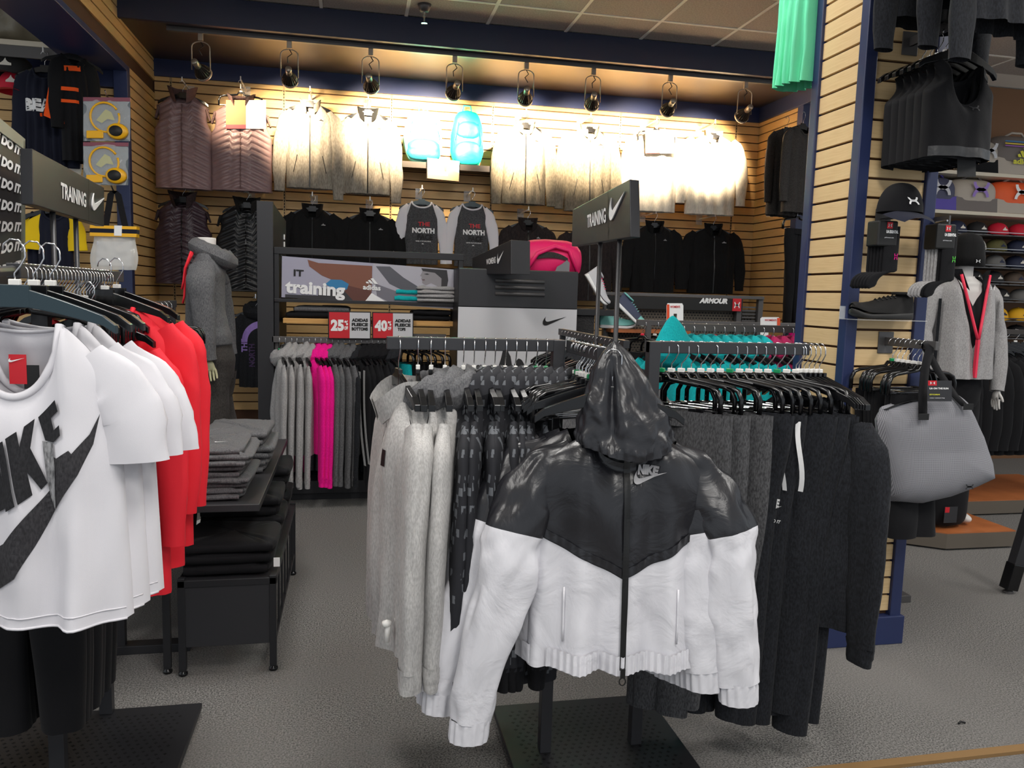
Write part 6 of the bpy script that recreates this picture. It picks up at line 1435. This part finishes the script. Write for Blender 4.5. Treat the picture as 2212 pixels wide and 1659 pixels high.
# upper arm with bras
t, p = peg('grey upper faceout arm on the pillar carrying black sports bras', 1965, 92, 2.58)
UX, UZZ = float(p[0]), float(p[2])
UX2 = UX+.01
MB().bar((UX, FYP-.01, UZZ), (UX2, 2.56, UZZ), .012, .034).build('angled_arm', M['greymetal'], t)
for i in range(6):
    y = 2.83-.042*i; x = UX+.01; zz = UZZ-.105
    hanger('top', (x, y, zz), f'{ordw(i)} black hanger from the pillar with a sports bra', rz=R(8), mk='whitepl')
    if i == 0:
        proto = thing('sports_bra', 'x', 'bra'); B = Body(.36, .155, hem=.145, sh=.13, T=.055, neck=.095, ndf=.155, ndb=.06, slope=.02, seed=4, fold=.004, nf=3, armhole=.045); B.mesh(30, 30).build('body', M['black cotton'], proto, smooth=True, weld=True)
        MB(local=True).grid(lambda u, v: B.surf(-.145+.29*u, -.36+.035*v, .004), 24, 3).build('underband', M['black quilt'], proto, smooth=True); o = proto
        B.decal(ARCS, .03, -.18, .03, .02, 0).build('logo', M['charcoal'], proto)
    else: o = copy_tree(proto)
    o.location = (x, y, zz-.035); o.rotation_euler = (0, 0, R(8)); o['label'] = f'{ordw(i)} black sports bra from the pillar on the upper faceout arm'; o['group'] = 'black sports bras on the pillar'
tagcard(2068, 318, 2108, 382, 2.60, 'dark product tag hanging below the front sports bra', [('ARMOUR', (.2, .9, .62, .74), 'white')], m='black')
# charcoal long sleeve tops at the very top right
for i, (px, py, yy) in enumerate(((2030, -175, 2.7), (2130, -200, 2.5), (2205, -190, 2.35))):
    p = aY(px, py, yy)
    t, B = garment('training_top', f'charcoal training top cut off by the top edge at the right, {["left", "middle", "right"][i]} one', 'shirt', L=[.38, .33, .37][i], W=.21, bm='charcoal marl', kind='long', seed=190+i, slen=.42, sw=.07, T=.05, slope=.08)
    t.location = p; t.rotation_euler = (0, 0, R(10)); hanger('top', (p[0], p[1], p[2]+.05), f'hanger of the {["left", "middle", "right"][i]} charcoal training top above the frame', rz=R(10), mk=None)
# mint shirt hanging on the pillar's left face
p = aX(1742, -140, CX0-.14)
t, B = garment('tee_shirt', 'mint green shirt hanging high on the left face of the pillar', 'shirt', L=.56, W=.10, bm='mint jersey', kind='none', seed=200, T=.055, slope=.08, fold=.018, nf=5)
yM = 3.35; p = aY(1739, -150, yM); zlow = float(aY(1736, 188, yM)[2])
t.location = (p[0], yM, zlow+.56); t.rotation_euler = (0, 0, R(-72)); hanger('top', (p[0], yM, zlow+.58), 'hanger of the mint green shirt above the frame', rz=R(-72), mk=None)
# ================================================================ far right wall: bag shelves and cap shelves
HY = 6.5
def fx(px, py, Y=HY-.18): return aY(px, py, Y)
SHV = [(2095, 370), (2095, 456), (2120, 505), (2120, 541), (2120, 576), (2130, 612), (2150, 650), (2160, 692), (2165, 730), (2170, 770)]
x0w = 4.45; shz = []
for i, (px, py) in enumerate(SHV):
    z = float(aY(px, py, HY-.35)[2]); shz.append(z)
    t = thing('wall_shelf', f'{ordw(i)} shelf from the top on the far right wall, {"for bags" if i < 2 else "for caps"}', 'shelf', (6, HY-.2, z))
    MB().box((x0w, HY-.35, z-(.03 if i < 2 else .01)), (7.8, HY-.002, z)).build('board', mat('shelf cream', (214, 204, 184), .45) if i < 2 else M['greymetal'], t)
    if i > 1: MB().tube([(x0w, HY-.355, z+.02), (7.8, HY-.355, z+.02)], .004, 5).build('wire_rail', M['chrome'], t)
def bag(px, z, w_, h_, m1, m2, mk, label, lm=ARCS, lw=.17, lh=.13):
    x = float(aY(px, 420, HY-.25)[0]); t = thing('gym_bag', label, 'bag', (x, HY-.2, z))
    MB().grid(lambda u, v: (x+(v-.5)*w_, HY-.19+.14*(1-abs(2*v-1)**4)**.5*math.cos(2*math.pi*u) if 0 < v < 1 else HY-.19, z+h_/2+(h_/2*(1-abs(2*v-1)**4)**.4*max(-.98, math.copysign(abs(math.sin(2*math.pi*u))**.7, math.sin(2*math.pi*u))) if 0 < v < 1 else 0)), 28, 22, closed=True).build('body', m1, t, smooth=True, weld=True)
    MB().grid(lambda u, v: (x+(u-.5)*w_*.92, HY-.338+.02*abs(2*u-1)**2+.012*v, z+.004+h_*.30*v*(1+.4*abs(2*u-1))), 14, 4).build('lower_panel', m2, t, smooth=True)
    mark(MB(), lm, lambda u, v: Vector((x-lw/2+u*lw, HY-.352, z+h_*.42+v*lh))).build('logo', mk, t)
    MB().tube([(x-.1, HY-.22, z+h_-.01), (x-.05, HY-.24, z+h_+.02), (x+.05, HY-.24, z+h_+.02), (x+.1, HY-.22, z+h_-.01)], .01, 6).build('handle', m2, t, smooth=True)
    return t, x
cb = mat('bag stone', (178, 168, 156), .6, kind='nylon'); gb = mat('bag grey', (112, 104, 100), .6, kind='nylon'); ob = mat('bag orange', (236, 96, 44), .6, kind='nylon'); nb = mat('bag navy', (70, 72, 96), .6, kind='nylon'); pb = mat('bag purple', (84, 70, 160), .6, kind='nylon')
bag(2018, shz[1], .42, .30, nb, pb, M['offwhite'], 'navy and purple gym bag, leftmost on the lower bag shelf')
bag(2100, shz[1], .50, .30, cb, gb, M['lilac'], 'stone grey gym bag with lilac logo on the lower bag shelf')
bag(2190, shz[1], .52, .30, ob, cb, M['white'], 'orange gym bag with white logo on the lower bag shelf')
bag(2110, shz[0], .34, .30, cb, M['black cotton'], M['offwhite'], 'white and black gym sack on the upper bag shelf')
t, x = bag(2185, shz[0], .56, .36, gb, cb, M['yellow print'], 'grey patterned bag with yellow striped logo on the upper bag shelf', lm=STRIPES3, lw=.14, lh=.09)
mark(MB(), text2d('adidas', .04), lambda u, v: Vector((x-.11+u*.22, HY-.353, shz[0]+.09+v*.05))).build('lettering', M['yellow print'], t)
for k, c_ in enumerate(((150, 90, 170), (220, 190, 60), (60, 120, 170))): MB().box((x-.2, HY-.345+.004*k, shz[0]+.24+.02*k), (x+.2, HY-.34, shz[0]+.25+.02*k)).build('stripe', mat(f'bag stripe {k}', c_, .6), t)
capm = {'black': mat('cap black', (28, 27, 30), .7), 'white': mat('cap white', (222, 216, 204), .7), 'red': mat('cap red', (206, 22, 52), .7), 'olive': mat('cap olive', (96, 92, 52), .7), 'grey': mat('cap grey', (110, 108, 106), .7), 'navy': mat('cap navy', (34, 40, 66), .7), 'gold': mat('cap gold', (232, 176, 30), .7), 'brown': mat('cap brown', (84, 70, 60), .7)}
rowsc = [['navy', 'black', 'red', 'red'], ['black', 'white', 'olive', 'navy'], ['black', 'black', 'grey', 'navy'], ['black', 'black', 'black', 'brown'], ['black', 'brown', 'black', 'grey'], ['black', 'black', 'gold', 'gold'], ['brown', 'black', 'brown', 'black'], ['black', 'grey', 'black', 'navy']]
cp0 = {}
def cap(cn, x, y, z, label, sc_=1, rz=0):
    if cn not in cp0:
        t = thing('snapback_cap', label, 'cap'); m = capm[cn]
        MB().grid(lambda u, v: (.095*math.cos(v*math.pi/2)**.8*math.cos(2*math.pi*u), .095*math.cos(v*math.pi/2)**.8*math.sin(2*math.pi*u), .015+.105*math.sin(v*math.pi/2)), 22, 8, closed=True).build('crown', m, t, smooth=True)
        MB().grid(lambda u, v: ((-.085+.17*u)*(1-.4*v*v), -.07-.08*v, .018-.01*v-.012*(2*u-1)**2), 10, 5).build('brim', capm['white'] if cn == 'navy' and False else m, t, smooth=True)
        MB().lathe([(.008, .118), (.007, .123), (.0, .125)], (0, 0, 0), 8).build('button', m, t)
        mark(MB(), DOME, lambda u, v: Vector((-.025+u*.05, -.088-.004, .045+v*.035))).build('front_patch', capm['white'] if cn in ('black', 'navy', 'red') else capm['navy'], t); cp0[cn] = o = t
    else: o = copy_tree(cp0[cn])
    o.location = (x, y, z); o['label'] = label; o['group'] = 'caps on the far right wall'; o.rotation_euler = (0, 0, rz); return o
oc = {}
for r_, row in enumerate(rowsc):
    z = shz[2+r_]
    for k, cn in enumerate(row):
        px = 2058+45*k if r_ < 4 else 2075+45*k
        x = float(aY(px, 540, HY-.2)[0]); cap(cn, x, HY-.21, z, f'{cn} cap, {ordw(k)} from the left on cap shelf {["one", "two", "three", "four", "five", "six", "seven", "eight"][r_]} from the top')
# ================================================================ left bay: shelf, jerseys, packs, clear bag
SB = aY(60, 86, BY-.35); zs = float(SB[2])
t = thing('wall_shelf', 'pale edged shelf at the top of the left bay, carrying a grey bag', 'shelf', (-2.6, BY-.15, zs))
MB().box((-4.3, BY-.33, zs-.035), (float(aY(133, 90, BY-.33)[0]), BY+.03, zs)).build('board', mat('shelf cream', (214, 204, 184), .45), t, bevel=.003)
MB().box((-4.3, BY-.32, zs-.11), (float(aY(140, 110, BY-.32)[0]), BY-.30, zs-.036)).build('under_rail', M['greymetal'], t)
p = aY(22, 76, BY-.25)
t = thing('drawstring_bag', 'crumpled grey shiny bag on the shelf of the left bay', 'bag', tuple(p))
MB().grid(lambda u, v: (p[0]+(v-.5)*.62, BY-.14+.13*(1-abs(2*v-1)**3)**.5*math.cos(2*math.pi*u)*(1+.4*nz(v*6, u*6)) if 0 < v < 1 else BY-.14, zs+.17+(.17*(1-abs(2*v-1)**3)**.4*math.sin(2*math.pi*u)*(1+.35*nz(v*5, u*5, 3)) if 0 < v < 1 else 0)), 40, 34, closed=True).build('body', mat('bag shiny grey', (126, 118, 100), .35, kind='nylon', scale=10, bump=.5), t, smooth=True, weld=True)
for k, (px, py, cn, nm) in enumerate(((30, 172, 'black', 'black'), (42, 208, 'red', 'red'))):
    p = aY(px, py, BY-.18); o = cap(cn, p[0], BY-.18, p[2], f'{nm} cap hanging in the left bay under the shelf', rz=0); o.scale = (1.4, 1.4, 1.4); o['group'] = 'caps in the left bay'; MB()
    MB().tube([(p[0], BY+.04, p[2]+.05), (p[0], BY-.15, p[2]+.05)], .004, 6).xf(lambda x, y, z, p=p: ((x-p[0])/1, y-(BY-.18), z-p[2])) .build('hook', M['chrome'], None).parent = o
def hungl(px, yt, yh, hw, Y, name, label, cat, rz=0, **k):
    p = aY(px, yt, Y); L = p[2]-float(aY(px, yh, Y)[2]); W = abs(float(aY(px+hw, yt, Y)[0])-p[0])
    t, B = garment(name, label, cat, L=L, W=W, **k); t.location = p; t.rotation_euler = (0, 0, rz)
    hanger('top', p, 'hanger of the '+' '.join(label.split()[:9]), rz=rz, mk=None); faceout(p[0], Y, p[2]+.104, 'faceout bracket of the '+' '.join(label.split()[:9]), y1=BY+.03); return t, B
t, B = hungl(97, 145, 360, 46, BY-.35, 'jersey', 'navy long sleeve team shirt with white and orange lettering in the left bay', 'shirt', bm='navy cotton', kind='long', seed=210, slen=.6, T=.05, slope=.06, fold=.02)
B.decal(text2d('BEARS', .07), .02, -.26, .30, .085, 1, off=.005).build('lettering', M['white'], t)
B.decal(rect(0, 0, 1, 1), .02, -.32, .30, .022, 1, off=.004).build('orange_stripe', M['orange jersey'], t)
t, B = hungl(158, 118, 350, 30, BY-.40, 'jersey', 'black and orange striped jersey beside the navy team shirt', 'shirt', rz=R(35), bm='black cotton', kind='long', seed=211, sm='black cotton', slen=.45, T=.06, slope=.05)
for k, (z0, w_, h_) in enumerate(((-.10, .10, .05), (-.24, .26, .035), (-.32, .26, .03))): B.decal(poly2d([(0, 0), (1, .3), (1, 1), (0, .7)]), -.02, z0, w_, h_, 1, off=.005).build('stripe', M['orange jersey'], t)
B.decal(poly2d([(0, .1), (.5, 1), (1, .9), (1, 0)]), -.14, -.30, .12, .34, 2, off=.006).build('side_stripe', M['orange jersey'], t)
for k, px in enumerate((95, 118)):
    t, B = hungl(px, 455 if k == 0 else 450, 600, 38, BY-.30-.06*k, 'jersey', ['left navy shirt with yellow stripes low in the left bay', 'right navy shirt with yellow stripes low in the left bay'][k], 'shirt', bm='navy cotton', kind='tee', sm='yellow jersey', seed=212+k, slen=.2, T=.05)
for k, px in enumerate((132, 162)):
    p = aY(px, 352, BY-.3); t = thing('flip_flop', f'cream sandal hanging in the left bay, {["left", "right"][k]} one', 'sandal', tuple(p))
    MB().grid(lambda u, v: (p[0]+.045*math.cos(2*math.pi*u)*math.sin(math.pi*min(.98, max(.02, v)))**.5, BY-.3+.012*math.sin(2*math.pi*u), p[2]+.13-.26*v), 16, 12, closed=True).build('sole', capm['white'], t, smooth=True)
    MB().tube([(p[0]-.04, BY-.315, p[2]), (p[0], BY-.33, p[2]+.06), (p[0]+.04, BY-.315, p[2])], .006, 6).build('strap', M['black'], t, smooth=True)
# headphone packs
M['pack yellow'] = mat('pack yellow', (236, 176, 24), .35)
PKY = 5.55
for k, (px0, py0, px1, py1) in enumerate(((180, 212, 281, 305), (180, 309, 277, 400))):
    f2 = quadfn(aY(px0, py1, PKY), aY(px1, py1, PKY), aY(px0, py0, PKY)); t = thing('headphone_pack', f'clear pouch holding yellow headphones by the navy post, {["upper", "lower"][k]} one', 'headphones', tuple(f2(.5, 1)))
    def pouch(u, v, s): q = f2(u, v); return (q.x, q.y+s*.022*math.sin(math.pi*u)*math.sin(math.pi*v)+.006*nz(u*5, v*5, s+k), q.z)
    b = MB(); b.grid(lambda u, v: pouch(u, v, -1), 18, 18); b.build('front_film', M['clear'], t, smooth=True)
    MB().grid(lambda u, v: pouch(u, v, .6), 12, 12).build('insert_card', mat('pack slate', (104, 112, 116), .3, kind='nylon', scale=20, bump=.6), t, smooth=True)
    MB().box((0, 0, 0), (1, 1, 1)).xf(lambda x, y, z: f2(x, .93+.09*z)+Vector((0, -.004+.006*y, 0))).build('zip_strip', mat('pack plum', (130, 70, 84), .4), t)
    c_ = f2(.47, .55); MB().tube([(c_.x+.085*math.cos(a_*math.pi/12+.6), c_.y-.012, c_.z+.09*math.sin(a_*math.pi/12+.6)) for a_ in range(24)], .007, 6).build('headband', M['pack yellow'], t, smooth=True)
    c_ = f2(.74, .22); MB().lathe([(.0, .02), (.045, .018), (.052, .0), (.0, -.01)], (0, 0, 0), 24).xf(lambda x, y, z, c_=c_: (c_.x+x*1.25, c_.y-.012-z, c_.z+y)).build('ear_cup', M['pack yellow'], t, smooth=True)
    MB().lathe([(.0, .024), (.030, .023), (.034, .016)], (0, 0, 0), 20).xf(lambda x, y, z, c_=c_: (c_.x-.006+x*1.2, c_.y-.014-z, c_.z+y)).build('ear_cap', M['black'], t, smooth=True)
    MB().box((0, 0, 0), (1, 1, 1)).xf(lambda x, y, z: f2(.08+.36*x, .06+.18*z)+Vector((0, -.006-.012*y, 0))).build('plug_case', M['pack yellow'], t, bevel=.004)
    mark(MB(), poly2d([(0, .2), (.3, 0), (.6, .3), (1, .2), (.8, .8), (.5, 1), (.3, .7)]), lambda u, v: f2(.28+.4*u, .42+.32*v)+Vector((0, -.008, 0))).build('yellow_print', mat('pack olive', (176, 170, 40), .5), t)
p = aY(230, 205, PKY); t = thing('faceout_bracket', 'hook on the navy post carrying the two headphone packs', 'bracket', tuple(p)); MB().tube([(XL-.03, YP-.05, p[2]), (p[0], PKY, p[2]), (p[0], PKY-.03, p[2]+.02)], .005, 6).build('prong', M['chrome'], t)
# clear stadium bag
BYY = 5.2; f2 = quadfn(aY(198, 582, BYY), aY(294, 584, BYY), aY(200, 490, BYY))
t = thing('clear_bag', 'clear vinyl bag with navy and yellow band and black straps by the navy post', 'bag', tuple(f2(.5, 1)))
def vin(u, v, s): q = f2(u, v); return (q.x+.01*math.sin(v*6)*(2*u-1), q.y+s*.03*math.sin(math.pi*u)**.5*(1-.3*v)+.006*nz(u*6, v*6, s), q.z+.006*nz(u*5, 3, v))
vb = mat('vinyl', (226, 224, 218), .12, alpha=.55, spec=.8)
b = MB(); b.grid(lambda u, v: vin(u, v*.8, -1), 24, 20); b.grid(lambda u, v: vin(u, v*.8, 1), 24, 20); b.build('vinyl_body', vb, t, smooth=True)
MB().box((0, 0, 0), (1, 1, 1)).xf(lambda x, y, z: f2(.1+.8*x, .08+.6*z)+Vector((0, -.015+.03*y, 0))).build('paper_filling', M['offwhite'], t, bevel=.01)
for nm, v0, v1, m_ in (('yellow_band', .78, .86, M['pack yellow']), ('navy_band', .86, .96, M['navy cotton']), ('yellow_band', .96, 1.03, M['pack yellow'])): MB().box((0, 0, 0), (1, 1, 1)).xf(lambda x, y, z: f2(-.02+1.04*x, v0+(v1-v0)*z)+Vector((0, -.034+.068*y, 0))).build(nm, m_, t)
MB().box((0, 0, 0), (1, 1, 1)).xf(lambda x, y, z: f2(.52+.17*x, .80+.24*z)+Vector((0, -.036+.01*y, 0))).build('label', M['white'], t)
a_, b_, c_ = aY(228, 488, BYY), aY(247, 412, BYY+.02), aY(270, 488, BYY); strap([tuple(a_), (b_[0]-.02, b_[1], b_[2]-.02), tuple(b_), (b_[0]+.02, b_[1], b_[2]-.02), tuple(c_)], .018).build('strap', M['black cotton'], t)
p = b_; t = thing('faceout_bracket', 'hook on the navy post carrying the clear vinyl bag', 'bracket', tuple(p)); MB().tube([(XL-.03, YP-.05, p[2]), (p[0], BYY, p[2]), (p[0], BYY-.04, p[2]+.02)], .005, 6).build('prong', M['chrome'], t)
for o in list(bpy.data.objects):
    if o.type == 'MESH' and len(o.data.vertices) == 0: bpy.data.objects.remove(o)
